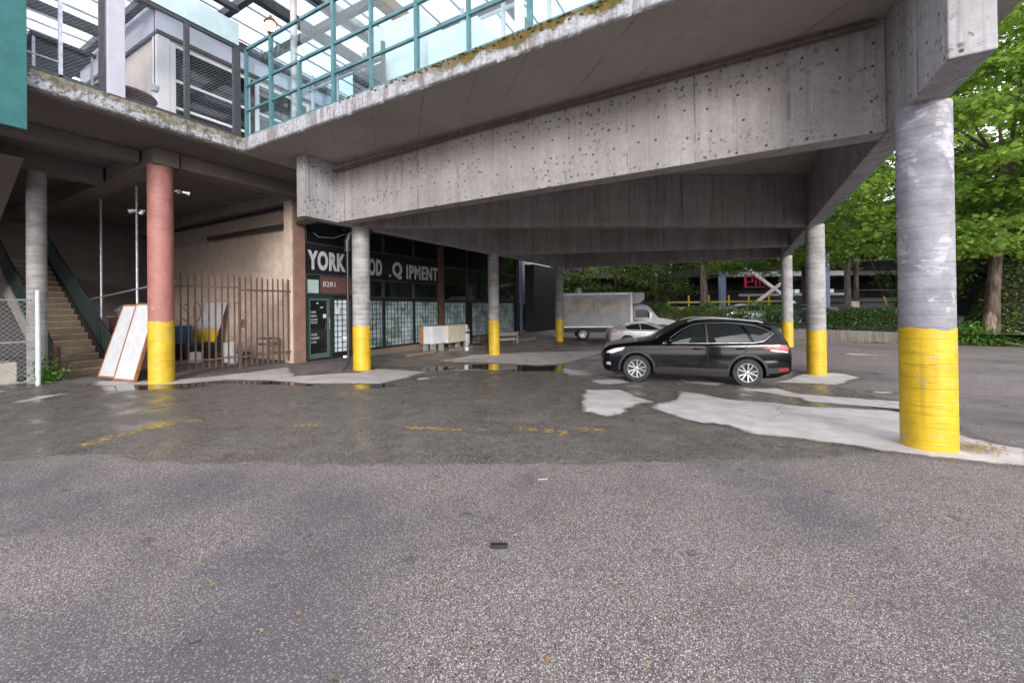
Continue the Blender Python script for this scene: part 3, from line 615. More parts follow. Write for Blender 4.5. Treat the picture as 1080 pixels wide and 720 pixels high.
# ------------------------------------------------------------------ things kept in the alcove
ea = T('site_board', 'white board with yellow lower panel leaning behind the iron fence', 'board', (-17.55, 7.9, 0))
mm = MB(); A, Bq, lean = -18.45, -16.75, .25
mm.prism([(A, .98), (Bq - .1, .98), (Bq + .05, 1.98), (A + .3, 1.98)], lambda a, b, d: (a, 7.8 + (b - .5) * .2 + d, b), 0, .03); mm.build('board', M['white_dirty'], ea)
mm = MB(); mm.prism([(A + .02, .52), (Bq - .14, .52), (Bq - .1, .975), (A + .12, .975)], lambda a, b, d: (a, 7.79 + (b - .5) * .2 + d, b), 0, .03); mm.build('panel', M['yellow_plain'], ea)
g = MB()
for x in (A + .1, Bq - .2): g.bar((x, 7.8, 0), (x, 7.84, .55), .06)
g.build('leg', M['black_metal'], ea)
def bin_(name, label, cat, x, y, w, d, h, mat, lidmat=None, z=0):
    t = T(name, label, cat, (x, y, z)); m_ = MB(); s = .86
    m_.add([(-w / 2 * s, -d / 2 * s, 0), (w / 2 * s, -d / 2 * s, 0), (w / 2 * s, d / 2 * s, 0), (-w / 2 * s, d / 2 * s, 0), (-w / 2, -d / 2, h), (w / 2, -d / 2, h), (w / 2, d / 2, h), (-w / 2, d / 2, h)], [(3, 2, 1, 0), (0, 1, 5, 4), (1, 2, 6, 5), (2, 3, 7, 6), (3, 0, 4, 7), (4, 5, 6, 7)])
    m_.build('body', mat, t, world=False, bevel=.02)
    if lidmat:
        l = MB(); l.box(-w / 2 - .02, w / 2 + .02, -d / 2 - .02, d / 2 + .02, h + .002, h + .05); l.build('lid', lidmat, t, world=False, bevel=.012)
    return t
bin_('storage_bin', 'blue plastic bin left of the white and yellow board', 'bin', -19.0, 7.6, .55, .5, 1.05, M['blue_plastic'], M['blue_plastic'])
bin_('storage_tub', 'black plastic tub below the white and yellow board', 'bin', -16.9, 7.0, 1.1, .6, .5, M['plastic'], M['plastic'])
def bucket(label, x, y, r, h, mat, band=None):
    t = T('bucket', label, 'bucket', (x, y, 0), 0, 'paint buckets behind the iron fence'); m_ = MB(); m_.lathe([(0, .004), (r * .86, .004), (r, h), (r + .012, h), (r + .012, h + .02), (r * .95, h + .02), (r * .9, h - .02), (0, h - .02)], n=20); m_.build('body', mat, t, smooth=True, world=False)
    hb = MB(); hb.tube([(r * math.cos(a), -.02 - .12 * math.sin(a), h - .02 - .1 * math.sin(a)) for a in np.linspace(0, math.pi, 9)], .006, 6); hb.build('handle', M['galv'], t, smooth=True, world=False)
bucket('short white bucket standing foremost behind the iron bars', -15.55, 6.62, .2, .3, M['white'])
bucket('tall white bucket with sticks beside the gate post', -14.55, 7.15, .19, .62, M['white'])
bucket('small grimy bucket right of the tall white bucket', -14.05, 7.0, .15, .26, M['white_dirty'])
g = MB(); g.tube([(-14.7, 7.25, .3), (-15.0, 7.6, 1.1)], .018, 8); tag(g.build('wooden_stick', M['beige'], None), 'pale wooden stick poking up out of the tall white bucket', 'stick')
bg_ = MB(); 
def lump(mb, c, r, seed, n=2, sq=(1, 1, 1), amp=.25):
    b = bmesh.new(); bmesh.ops.create_icosphere(b, subdivisions=n, radius=1); rr = np.random.default_rng(seed); ph = rr.random(6) * 6
    vs = []
    for v in b.verts:
        k = 1 + amp * (math.sin(v.co.x * 3 + ph[0]) * math.sin(v.co.y * 3.3 + ph[1]) + .6 * math.sin(v.co.z * 5 + ph[2]) + .4 * math.sin(v.co.x * 8 + ph[3]) * math.sin(v.co.y * 7 + ph[4]))
        vs.append((c[0] + v.co.x * r * sq[0] * k, c[1] + v.co.y * r * sq[1] * k, c[2] + v.co.z * r * sq[2] * k))
    mb.add(vs, [tuple(q.index for q in f.verts) for f in b.faces]); b.free()
lump(bg_, (-15.7, 7.35, .3), .42, 3, 3, (1.1, .7, .72)); tag(bg_.build('tarpaulin', plain('dark_grey_tarp', (.05, .055, .06), .5, 0, .4, 5), None, smooth=True), 'crumpled dark tarpaulin heap among the buckets', 'tarpaulin')
bg_ = MB(); lump(bg_, (-14.0, 7.4, .22), .16, 5, 2, (1.2, 1, .6)); tag(bg_.build('cloth', plain('navy_rag', (.025, .035, .09), .8, 0, .3, 5), None, smooth=True), 'navy rag lying by the buckets', 'rag')
rk = T('metal_stool', 'small rusty metal stool frame behind the gate bars', 'stool', (-13.35, 7.7, 0)); g = MB()
for x in (-.3, .3):
    for y in (-.2, .2): g.tube([(x, y, 0), (x, y, .75)], .018, 8)
    g.tube([(x, -.2, .55), (x, .2, .55)], .014, 8)
for y in (-.2, .2): g.tube([(-.3, y, .6), (.3, y, .6)], .014, 8); g.tube([(-.3, y, .3), (.3, y, .3)], .014, 8)
g.build('frame', M['rust_metal'], rk, world=False, smooth=True)
g = MB(); g.box(-.32, .32, -.22, .22, .75, .775); g.build('seat', M['rust_metal'], rk, world=False, bevel=.006)
# pillar lamps on the red pillar
def spot(label, p, d):
    t = T('floodlight', label, 'floodlight', p); g = MB(); d = Vector(d)
    g.tube([(0, 0, 0), d * .1], .015, 8); g.build('bracket', M['galv'], t, world=False)
    for s in (-1, 1):
        g = MB(); q = d * .1 + Vector((0, .06 * s, -.02)); e = q + d * .10 + Vector((0, .05 * s, -.05)); g.tube([q, q + (e - q) * .4, e], [.03, .04, .055], 12); g.build('lamp_head', M['galv'], t, world=False, smooth=True)
spot('twin white floodlight on the street side of the red pillar', (-11.83, 4.62, 4.55), (.55, .8, .25))
spot('twin white floodlight on the stair side of the red pillar', (-12.15, 4.18, 4.03), (-.55, -.8, .1))

# ------------------------------------------------------------------ staircase
stc = T('staircase', 'worn concrete stairs climbing left into the dark hall', 'staircase', (-15.0, 3.85, 0))
NS, RISE, RUN, SX, Y0, Y1 = 19, .178, .285, -15.35, 3.38, 4.42
g = MB(); poly = [(SX, -.05)]
for k in range(NS): poly += [(SX - k * RUN, (k + 1) * RISE - (0 if k else 0)), (SX - (k + 1) * RUN, (k + 1) * RISE)]
poly += [(SX - NS * RUN, NS * RISE - .45), (SX - .75, -.05)]
g.prism(poly, lambda a, b, d: (a, d, b), Y0, Y1); g.build('steps', M['stair'], stc)
g = MB()
for k in range(NS): g.box(SX - k * RUN - .035, SX - k * RUN + .022, Y0 + .01, Y1 - .01, (k + 1) * RISE - .03, (k + 1) * RISE + .004)
g.build('nosing', plain('worn_step_edge', (.36, .27, .14), .6, 0, .5, 9), stc)
g = MB()
for k in range(2): g.box(SX - k * RUN - .06, SX - k * RUN + .024, Y0 + .02, Y1 - .02, (k + 1) * RISE + .004, (k + 1) * RISE + .007)
g.build('warning_stripe', plain('dull_yellow_stripe', (.36, .28, .06), .6, 0, .5, 9), stc)
B('landing', M['stair'], stc, (-24.04, SX - NS * RUN - .002, Y0 - 1, Y1 + .05, NS * RISE - .3, NS * RISE))
sl_dx, sl_dz = -NS * RUN, NS * RISE
for y, nm in ((Y1 + .05, 'near'), (Y0 - .05, 'far')):
    g = MB(); g.prism([(SX + .15, -.05), (SX + .15, .25), (SX + sl_dx, sl_dz + .22), (SX + sl_dx, sl_dz - .45)], lambda a, b, d: (a, d, b), y - .04, y + .04); g.build('stringer', M['black_metal'] if nm == 'near' else M['cross'], stc)
    g = MB(); g.tube([(SX + .2, y, .95), (SX + sl_dx, y, sl_dz + .97)], .03, 8); g.tube([(SX + .2, y, .95), (SX + .2, y, 0)], .03, 8)
    g.build('handrail', M['dark_metal'], stc, smooth=True)
    g = MB()
    for k in range(0, 46):
        x = SX + .12 + sl_dx * k / 46; z = sl_dz * k / 46; g.bar((x, y, z + .1), (x, y, z + .93), .022, up=(1, 0, 0))
    g.build('balusters', M['green_metal'], stc)
g = MB(); g.prism([(-16.6, 5.05), (-13.6, 5.05), (-16.9, 3.2), (-18.4, 2.6), (-19.4, 2.6)], lambda a, b, d: (a, d, b), 1.0, 2.6); g.build('upper_flight', M['soffit_dark'], stc)
# steel posts and rails of the wire screen between stairs and red pillar
ws = T('wire_screen', 'tall post and rail wire screen between the stairs and the red pillar', 'fence', (-14.5, 4.75, 0))
for x in (-16.9, -14.35): 
    g = MB(); g.tube([(x, 4.75, 0), (x, 4.75, 5.1)], .03, 10); g.build('post', M['galv'], ws, smooth=True)
g = MB(); g.tube([(-18.8, 4.75, 2.02), (-12.2, 4.75, 2.42)], .026, 8); g.build('rail', M['galv'], ws, smooth=True)
# junk behind the screen
cr = T('wooden_crate', 'brown wooden crate behind the leaning white panels', 'crate', (-17.0, 5.6, 0)); B('side', M['wood_dark'], cr, (-17.9, -16.0, 5.2, 6.0, 0, 1.5), bevel=.01)
B('lid', M['wood_grey'], cr, (-17.95, -15.95, 5.15, 6.05, 1.502, 1.54))
g = MB(); 
for k in range(3): lump(g, (-17.7 + k * .32, 5.5, 1.7), .24, 20 + k, 3, (1, .8, .7), .35)
tag(g.build('plastic_wrap', plain('clear_plastic_wrap', (.24, .26, .29), .22, 0, .6, 9), None, smooth=True), 'crumpled grey plastic wrap on the wooden crate', 'plastic')
g = MB(); g.prism([(-16.8, 1.545), (-16.0, 1.545), (-16.05, 1.66), (-16.75, 1.65)], lambda a, b, d: (a, d, b), 5.2, 5.8); tag(g.build('grey_tray', M['galv'], None, bevel=.01), 'flat grey metal tray on top of the wooden crate', 'tray')
# leaning white panels
def lean_panel(label, p0, p1, t0, h=1.86, group='white panels with orange wooden edges'):
    p0 = Vector((*p0, .01)); p1 = Vector((*p1, .01)); top = Vector((*t0, h)); ux = (p1 - p0); w_ = ux.length; ux.normalize(); uz = (top - p0); uz -= ux * uz.dot(ux); L = uz.length; uz.normalize(); nn = ux.cross(uz)
    Mx = Matrix(((ux.x, nn.x, uz.x, p0.x), (ux.y, nn.y, uz.y, p0.y), (ux.z, nn.z, uz.z, p0.z), (0, 0, 0, 1)))
    t = T('leaning_panel', label, 'panel', (p0 + p1) / 2, 0, group); off = Matrix.Translation(-Vector(t.location)) @ Mx
    f = .045; g = MB()
    for bx in [(0, f, -.03, .03, 0, L), (w_ - f, w_, -.03, .03, 0, L), (f, w_ - f, -.03, .03, 0, f), (f, w_ - f, -.03, .03, L - f, L)]: g.box(*bx, M=off)
    g.build('wooden_edge', M['wood'], t, world=False)
    g = MB(); g.box(f, w_ - f, -.024, .024, f, L - f, M=off); g.build('board', M['white_dirty'], t, world=False)
lean_panel('white wood edged panel, the wider one leaning on its right neighbour', (-14.42, 3.99), (-13.58, 4.1), (-14.30, 4.55))
lean_panel('white wood edged panel leaning directly on the red pillar', (-13.46, 4.0), (-12.62, 4.13), (-13.42, 4.5), 1.88)
g = MB(); g.box(-15.62, -15.40, 3.42, 3.50, .0, .82); g.box(-15.60, -15.44, 3.505, 3.56, 0, .78); tag(g.build('wooden_plank', M['wood_dark'], None, bevel=.006), 'red brown plank standing at the stair foot behind the fence post', 'plank')
# ------------------------------------------------------------------ chain link fence
ch = T('chain_link_fence', 'galvanised chain link fence panel before the thin grey pillar', 'fence', (-14.3, 2.0, 0))
g = MB(); g.tube([(-14.3, 2.93, -.02), (-14.3, 2.93, 2.16)], .045, 12); g.lathe([(.05, 2.16), (.045, 2.2), (0, 2.21)], (-14.3, 2.93, 0), 12); g.build('post', plain('pale_galvanised_post', (.60, .65, .70), .4, .3, .15, 5), ch, smooth=True)
def linkmesh(p0, p1, z0, z1, pitch, r, name, par, mat):
    p0 = Vector((*p0, 0)); p1 = Vector((*p1, 0)); L = (p1 - p0).length; d = (p1 - p0) / L; H_ = z1 - z0; mb = MB(); n = d.cross(Vector((0, 0, 1)))
    for s in (1, -1):
        k = -H_ if s == 1 else 0; c = k
        while c < (L if s == 1 else L + H_):
            a0, b0 = c, 0; a1, b1 = c + s * H_, H_
            pts = []
            lo, hi = 0, 1
            if s == 1: lo = max(0, -c / H_); hi = min(1, (L - c) / H_)
            else: lo = max(0, (c - L) / H_); hi = min(1, c / H_)
            if hi > lo + 1e-3:
                m_ = max(2, int((hi - lo) * H_ / pitch / 2) + 1)
                for i in range(m_ + 1):
                    f = lo + (hi - lo) * i / m_; pts.append(p0 + d * (c + s * f * H_) + Vector((0, 0, z0 + f * H_)) + n * (.004 * s))
                mb.tube([pts[0], pts[-1]], r, 4, cap=False)
            c += pitch * 1.414
    return mb.build(name, mat, par, fix=False)
linkmesh((-14.34, 2.88), (-14.22, 0.4), .06, 2.0, .075, .0035, 'wire_mesh', ch, M['wire'])
g = MB()
for z in (.1, 1.02, 1.98): g.tube([(-14.34, 2.88, z), (-14.22, .4, z)], .02, 8)
for i in range(24):
    pass
g.build('rail', M['galv'], ch, smooth=True)
linkmesh((-14.33, 2.95), (-16.2, 3.15), .06, 1.95, .075, .0035, 'wire_mesh', ch, M['wire'])
g = MB(); g.tube([(-14.33, 2.97, 1.95), (-16.2, 3.15, 1.9)], .022, 8); g.tube([(-16.2, 3.15, 0), (-16.2, 3.15, 1.95)], .03, 8); g.build('rail', M['galv'], ch, smooth=True)
g = MB(); g.box(-15.75, -15.0, 1.9, 2.75, 0, .52); tag(g.build('concrete_block', M['beige'], None, bevel=.03), 'pale beige block on the ground behind the chain link', 'block')
g = MB(); g.box(-17, -16.7, .2, 2.3, 0, .16); tag(g.build('curb_stop', M['stair'], None, bevel=.02), 'concrete curb stop on the ground behind the chain link', 'curb stop')

# ------------------------------------------------------------------ things before the shop
cb = T('cabinet', 'discarded low cabinet, white and beige halves on wood blocks before the shop', 'cabinet', (-11.6, 14.4, -.2))
g = MB(); g.box(-12.16, -11.5, 13.55, 14.42, .12, .88); g.build('white_half', M['white_dirty'], cb, bevel=.012)
g = MB(); g.box(-12.1, -11.35, 14.425, 15.75, .10, .88); g.build('beige_half', M['beige'], cb, bevel=.012)
g = MB(); g.box(-12.17, -11.98, 13.51, 13.546, .12, .88); g.build('side_panel', M['wood'], cb)
for x in (-12.0, -11.6):
    for y in (13.7, 14.25, 15.45): B('wood_block', M['wood_grey'], cb, (x - .06, x + .06, y - .12, y + .12, -.24, .098))
tk = T('gas_cylinder', 'pale grey gas cylinder by the shop windows', 'gas cylinder', (-11.75, 16.35, G(-11.75, 16.35)))
g = MB(); g.lathe([(0, .02), (.12, .02), (.17, .07), (.185, .16), (.185, .72), (.16, .82), (.08, .90), (0, .91)], n=24); g.build('body', plain('grey_cylinder_paint', (.47, .48, .50), .4, .2, .2, 4), tk, smooth=True, world=False)
g = MB(); g.lathe([(.187, .60), (.19, .61), (.19, .69), (.187, .70)], n=24); g.build('band', M['plastic'], tk, smooth=True, world=False)
g = MB(); g.lathe([(.12, .86), (.12, 1.02), (.105, 1.02), (.105, .86)], n=20); g.build('collar', M['galv'], tk, smooth=True, world=False)
g = MB(); g.lathe([(.14, .0), (.14, .05), (.125, .05), (.125, 0)], n=20); g.build('foot_ring', M['galv'], tk, smooth=True, world=False)
g = MB(); lump(g, (-11.7, 17.1, .0), .3, 9, 3, (1, .9, .9)); tag(g.build('rubbish_bag', M['plastic'], None, smooth=True), 'black rubbish bag next to the gas cylinder', 'bag')
g = MB(); g.lathe([(0, 0), (.09, 0), (.11, .17), (0, .17)], (-10.9, 15.2, G(-10.9, 15.2)), 14); tag(g.build('paint_tin', M['white_dirty'], None, smooth=True), 'small white tin on the floor left of the bench pillar', 'tin')
bn = T('bench', 'low grey slatted bench beyond the yellow footed pillar', 'bench', (-10.95, 18.6, G(-10.95, 18.6)), R(62))
g = MB(); 
for k in range(3): g.box(-.85, .85, -.24 + k * .165, -.24 + k * .165 + .15, .56, .61)
g.build('seat', M['wood_grey'], bn, world=False, bevel=.008)
for x in (-.72, .72):
    for y in (-.18, .2):
        g = MB(); g.box(x - .04, x + .04, y - .04, y + .04, 0, .558); g.build('leg', M['wood_grey'], bn, world=False)
g = MB(); g.box(-.68, .68, -.2, -.15, .18, .28); g.box(-.68, .68, .17, .22, .18, .28); g.box(-.72, .72, -.21, -.17, .44, .555); g.build('stretcher', M['wood_grey'], bn, world=False)
for lb, x, y, a in [('worn curb stop left of the discarded cabinet', -11.3, 12.6, 88), ('worn curb stop under the edge of the beige cabinet half', -11.15, 15.1, 86), ('worn curb stop beyond the bench', -10.9, 21.0, 75)]:
    g = MB(); g.prism([(-.09, 0), (.09, 0), (.06, .13), (-.06, .13)], lambda a_, b_, d: (d, a_, b_), -.75, .75)
    o = g.build('curb_stop', M['stair'], None, bevel=.015); o.location = (x, y, G(x, y)); o.rotation_euler = (0, 0, R(a)); tag(o, lb, 'curb stop', 'curb stops before the shop')
# walls beyond the shop
nb = T('neighbour_building', 'plum grey rendered block seen in the gap beyond the shop', 'building', (-18, 28.5, -.4))
B('wall', plain('plum_grey_render', (.30, .27, .31), .75, 0, .15, 1), nb, (-22, -14.6, 27.5, 33, 1.9, 9), bevel=.02)
B('plinth', M['darkwall'], nb, (-22, -14.55, 27.45, 33, -.5, 1.9))
B('corner_post', M['blue_steel'], nb, (-14.62, -14.4, 27.3, 27.46, -.4, 5.4))
dv = T('dividing_wall', 'dark timber clad dividing wall beside the gap', 'wall', (-12.9, 26.5, -.4)); dv['kind'] = 'thing'; B('wall', M['darkwall'], dv, (-13.3, -12.6, 25.6, 30.2, -.45, 4.6))

# ------------------------------------------------------------------ upper storey: glazed atrium on the deck
UF = ZT + .004
atr = T('atrium', 'glass roofed atrium on the deck with white rooms and dark roof beams', 'building', (-9, 7, UF))
B('back_wall', M['white'], atr, (-24, 3.1, 10.2, 10.4, UF, 9.35))
B('end_wall', M['lavender'], atr, (-24.2, -24.0, -3.9, 10.4, UF, 9.35))
B('bounce_floor', M['lavender'], atr, (-23.9, -10.7, -3.8, 5.4, UF, UF + .004), (-23.9, 3.0, 5.75, 10.18, UF, UF + .0045))  # unseen pale floor sheet, added to brighten the atrium
# left room with sliding doors
B('room', M['cream'], atr, (-17.5, -12.06, 4.42, 9.8, UF, 8.28))
B('room_fascia', M['dark_metal'], atr, (-17.6, -11.98, 4.36, 9.9, 8.281, 8.36))
B('corner_trim', M['white'], atr, (-12.30, -12.02, 4.38, 4.62, UF, 8.27))
sd_ = MB(); X_ = -12.05
for y in (4.63, 6.35, 6.62, 8.2): sd_.box(X_, X_ + .06, y, y + (.10 if y < 5 or y > 6.5 else .12), UF, 8.2)
for z in (6.05, 6.62, 7.28, 8.12): sd_.box(X_, X_ + .055, 4.74, 6.34, z, z + .06); sd_.box(X_, X_ + .055, 6.73, 8.19, z, z + .06)
sf = sd_.build('sliding_door', M['white'], atr); B('pane', M['glass_dark'], sf, (X_ - .008, X_ + .02, 4.64, 8.25, UF + .02, 8.2))
B('upper_wall', M['lavender'], atr, (-17.4, -12.25, 4.45, 10.15, 8.365, 9.25))
B('low_wall', M['lavender'], atr, (-16.2, -16.0, -3.8, 4.4, UF, 7.7))
# white partitions behind the glass screen
B('partition', M['white'], atr, (-7.05, -5.62, 6.3, 10.0, UF, 7.72)); B('partition', M['white'], atr, (-5.5, -4.3, 6.45, 10.0, UF, 7.2)); B('partition', M['lavender'], atr, (-9.8, -7.4, 8.6, 10.1, UF, 8.4)); B('partition', M['white'], atr, (-3.0, 3.0, 8.2, 10.1, UF, 8.6))
p = MB(); p.box(-3.95, -3.80, 7.3, 7.45, UF, 9.0); p.build('post', M['white'], atr)
p = MB(); p.tube([(-9.02, 5.85, UF), (-9.02, 5.85, 9.0)], .07, 12); p.build('post', plain('pinkish_post_paint', (.50, .42, .43), .5, 0, .15), atr, smooth=True)
p = MB(); p.box(-10.72, -10.50, 3.06, 3.32, UF, 9.2); p.build('post', plain('lilac_white_post', (.40, .40, .47), .5, 0, .1), atr, bevel=.01)
gw_ = MB()
for x in np.arange(-11.6, 3.0, 1.15): gw_.box(x - .04, x + .04, 8.1, 8.17, UF, 8.95)
for z in (6.75, 7.6, 8.5): gw_.box(-11.8, 3.0, 8.105, 8.165, z, z + .06)
gi = gw_.build('glazed_partition', M['lavender'], atr); B('pane', M['rail_glass'], gi, (-11.8, -8.0, 8.13, 8.14, UF, 8.9))
# roof steel
rb = lambda *b: B('roof_beam', M['dark_metal'], atr, b, bevel=.008)
for x in (-21, -17.9, -14.8, -12.3, -9.95, -7.4, -4.9, -2.4, .2): rb(x - .09, x + .09, (-3.8 if x < -10.6 else 5.45), 10.2, 8.98, 9.22)
for y in (-2.2, .3, 2.4, 4.25, ): rb(-24, -10.56, y - .07, y + .07, 9.0, 9.2)
for y in (5.45, 7.0, 8.6): rb(-24, 3.1, y - .07, y + .07, 9.0, 9.2)
rb(-9.3, -8.9, 5.5, 10.1, 9.29, 9.45)
for x in np.arange(-23.4, 3.0, .75):
    y0_ = -3.8 if x < -10.7 else 5.52
    B('glazing_bar', M['galv'], atr, (x - .022, x + .022, y0_, 10.2, 9.225, 9.258))
B('timber_beam', M['wood'], atr, (-7.2, -6.9, 5.9, 10.1, 8.55, 8.8))
rgm = MB(); rgm.box(-24, -10.5, -3.9, 5.5, 9.26, 9.275); rgm.box(-24, 3.15, 5.502, 10.3, 9.26, 9.275); rgm.build('roof_glass', M['roof_glass'], atr)
B('eave_fascia', plain('pale_blue_fascia', (.40, .52, .56), .3, 0, .15, 2), atr, (-10.60, -10.54, -3.9, 5.44, 8.08, 8.62), bevel=.006)
B('eave_gutter', M['dark_metal'], atr, (-10.64, -10.50, -3.9, 5.44, 8.88, 9.02), bevel=.008)
# wire balcony screen along the left slab edge
XS = -10.60
scn = T('balcony_screen', 'dark framed wire mesh balcony screen over the old slab edge', 'screen', (XS, 2, UF))
for y, w_ in ((-.5, .06), (1.0, .06), (2.46, .05), (3.0, .07), (4.38, .09), (5.40, .13)):
    g = MB(); g.box(XS - w_ / 2, XS + w_ / 2, y - w_ / 2, y + w_ / 2, UF, 8.04); g.build('post', M['galv'] if y == 2.46 else M['dark_metal'], scn)
g = MB(); g.box(XS - .03, XS + .03, -.5, 5.33, 8.0, 8.06); g.box(XS - .025, XS + .025, -.5, 5.33, UF + .02, UF + .07); g.build('rail', M['dark_metal'], scn)
g = MB()
for z in (6.12, 6.52, 6.86, 7.4): g.tube([(XS, -.5, z), (XS, 2.46, z + .04)], .016, 8)
g.build('rail', M['galv'], scn, smooth=True)
linkmesh((XS + .01, -.5), (XS + .01, 5.38), UF + .05, 8.0, .048, .0012, 'wire_mesh', scn, M['wire'])
# furniture on the balcony
tb = T('balcony_table', 'black topped table with thin steel legs behind the balcony mesh', 'table', (-11.6, 2.6, UF)); B('top', M['black_metal'], tb, (-12.3, -10.85, 2.15, 3.0, 6.60, 6.66)); g = MB()
for x in (-12.25, -10.9):
    for y in (2.2, 2.95): g.bar((x, y, UF), (x, y, 6.6), .035, up=(0, 1, 0))
g.build('leg', M['galv'], tb)
B('apron', M['dark_metal'], tb, (-12.2, -10.95, 2.25, 2.9, 6.5, 6.598))
g = MB(); rt_ = T('round_table', 'dark round table behind the white balcony post', 'table', (-11.55, 3.66, UF)); g.lathe([(0, .45), (.50, .45), (.52, .48), (.50, .51), (0, .51)], n=32); g.build('top', M['wood_dark'], rt_, world=False, smooth=True)
g = MB(); g.lathe([(.28, 0), (.26, .03), (.05, .06), (.045, .45)], n=20); g.build('pedestal', M['black_metal'], rt_, world=False, smooth=True)
g = MB(); sc_ = T('bucket_chair', 'white bucket chair beside the dark round table', 'chair', (-11.9, 4.05, UF - .1)); g.lathe([(0, .40), (.12, .40), (.17, .5), (.22, .62), (.205, .62), (.15, .52), (.1, .44), (0, .43)], n=24); g.build('shell', M['white'], sc_, world=False, smooth=True); g = MB(); g.lathe([(.2, 0), (.03, .04), (.03, .4)], n=14); g.build('base', M['chrome'], sc_, world=False, smooth=True)
pl = T('hanging_planter', 'small hanging planter on a long cord over the round table', 'planter', (-11.45, 4.12, 6.62)); g = MB(); g.tube([(0, 0, .1), (0, 0, 2.4)], .008, 6); g.build('cord', M['plastic'], pl, world=False)
g = MB(); g.lathe([(0, 0), (.07, 0), (.09, .12), (0, .12)], n=16); g.build('pot', M['white_dirty'], pl, world=False, smooth=True)
def wall_lamp(label, p, on=True):
    t = T('spotlight', label, 'spotlight', p); g = MB(); g.lathe([(0, .12), (.05, .12), (.055, 0), (.045, 0), (.045, .06), (0, .06)], n=16); g.build('body', M['dark_metal'], t, world=False, smooth=True)
    g = MB(); g.tube([(0, 0, .12), (-.12, 0, .2)], .012, 6); g.build('arm', M['dark_metal'], t, world=False)
    n = NT('lamp_glow'); n.set(color=(1, .9, .75), emit=(1, .86, .66, 1), es=9); g = MB(); g.lathe([(0, -.005), (.042, -.005), (.042, .01), (0, .01)], n=16); g.build('bulb', n.mat, t, world=False)
wall_lamp('small lit spotlight under the roof near the cream room', (-11.7, 3.35, 7.75))
# ladder shelf seen far left through the mesh
sh = T('shelf_unit', 'dark metal shelf unit behind the leftmost balcony mesh', 'shelf', (-12.2, 1.6, UF)); g = MB()
for y in (1.0, 2.15):
    for x in (-12.5, -12.0): g.bar((x, y, UF), (x, y, 8.3), .05, up=(0, 1, 0))
g.build('upright', M['dark_metal'], sh); g = MB()
for z in (6.2, 6.8, 7.4, 8.0): g.box(-12.5, -12.0, 1.0, 2.15, z, z + .04)
g.build('shelf', M['dark_metal'], sh)
# teal framed glass screen along the front slab edge
gs = T('glass_screen', 'teal framed glass screen along the front edge of the deck', 'screen', (-4, 5.56, UF))
YS = 5.57; posts = [-10.48, -9.45, -8.39, -7.26, -6.16, -5.01, -3.88, -2.75, -1.6, -.45, .7, 1.9, 3.05]
for i, x in enumerate(posts):
    top = 8.02 if i in (0, 1, 3) or i > 3 else 7.12
    w_ = .075 if i in (1, 3, 5, 7, 9, 11) else .05
    g = MB(); g.box(x - w_ / 2, x + w_ / 2, YS - .04, YS + .04, UF, top + (.0 if i != 3 else .9)); g.build('post', M['teal_metal'], gs, bevel=.004)
for z, h_ in ((UF + .01, .05), (6.50, .045), (7.10, .055), (8.0, .06)):
    g = MB()
    for a, b in zip(posts, posts[1:]): g.box(a + .038, b - .038, YS - .028, YS + .028, z, z + h_)
    g.build('rail', M['teal_metal'], gs)
pz = [(UF + .06, 6.5), (6.545, 7.1), (7.155, 8.0)]
for a, b in zip(posts, posts[1:]):
    g = MB()
    for z0, z1 in pz: g.box(a + .03, b - .03, YS - .006, YS + .006, z0, z1)
    g.build('pane', M['rail_glass'], gs)
# lantern standing on its post
lt = T('lantern', 'small copper lantern on a teal post of the glass screen', 'lantern', (-9.45, YS, 8.03)); g = MB()
g.lathe([(.05, 0), (.03, .03), (.075, .06), (.08, .07)], n=6); g.lathe([(.15, .30), (.12, .36), (.03, .44), (.02, .48), (0, .49)], n=6)
for k in range(6):
    a = 2 * math.pi * k / 6; g.bar((.075 * math.cos(a), .075 * math.sin(a), .06), (.12 * math.cos(a), .12 * math.sin(a), .31), .014)
g.build('cage', plain('copper_brown', (.14, .07, .045), .45, .5, .3), lt, world=False)
n = NT('lantern_glow'); n.set(color=(.9, .7, .5), emit=(1, .72, .45, 1), es=1.6, rough=.3); g = MB(); g.lathe([(0, .07), (.068, .07), (.108, .3), (0, .3)], n=6); g.build('glazing', n.mat, lt, world=False)
# ornamental wire sprigs fixed on two posts
for lb, x, z in [('black wrought iron sprig on the lantern post', -9.45, 7.55), ('black wrought iron sprig on the tall post right of the lantern', -7.26, 8.45)]:
    g = MB()
    for s in (-1, 1):
        pts = [(x + s * (.04 + t * .42), YS - .05, z + .10 * math.sin(t * 9 + s) + t * .08) for t in np.linspace(0, 1, 16)]; g.tube(pts, .009, 6)
        g.tube([(x + s * .2, YS - .05, z), (x + s * .3, YS - .05, z + .16), (x + s * .26, YS - .05, z + .2)], .008, 6)
    tag(g.build('iron_ornament', M['black_metal'], None, smooth=True), lb, 'ornament')
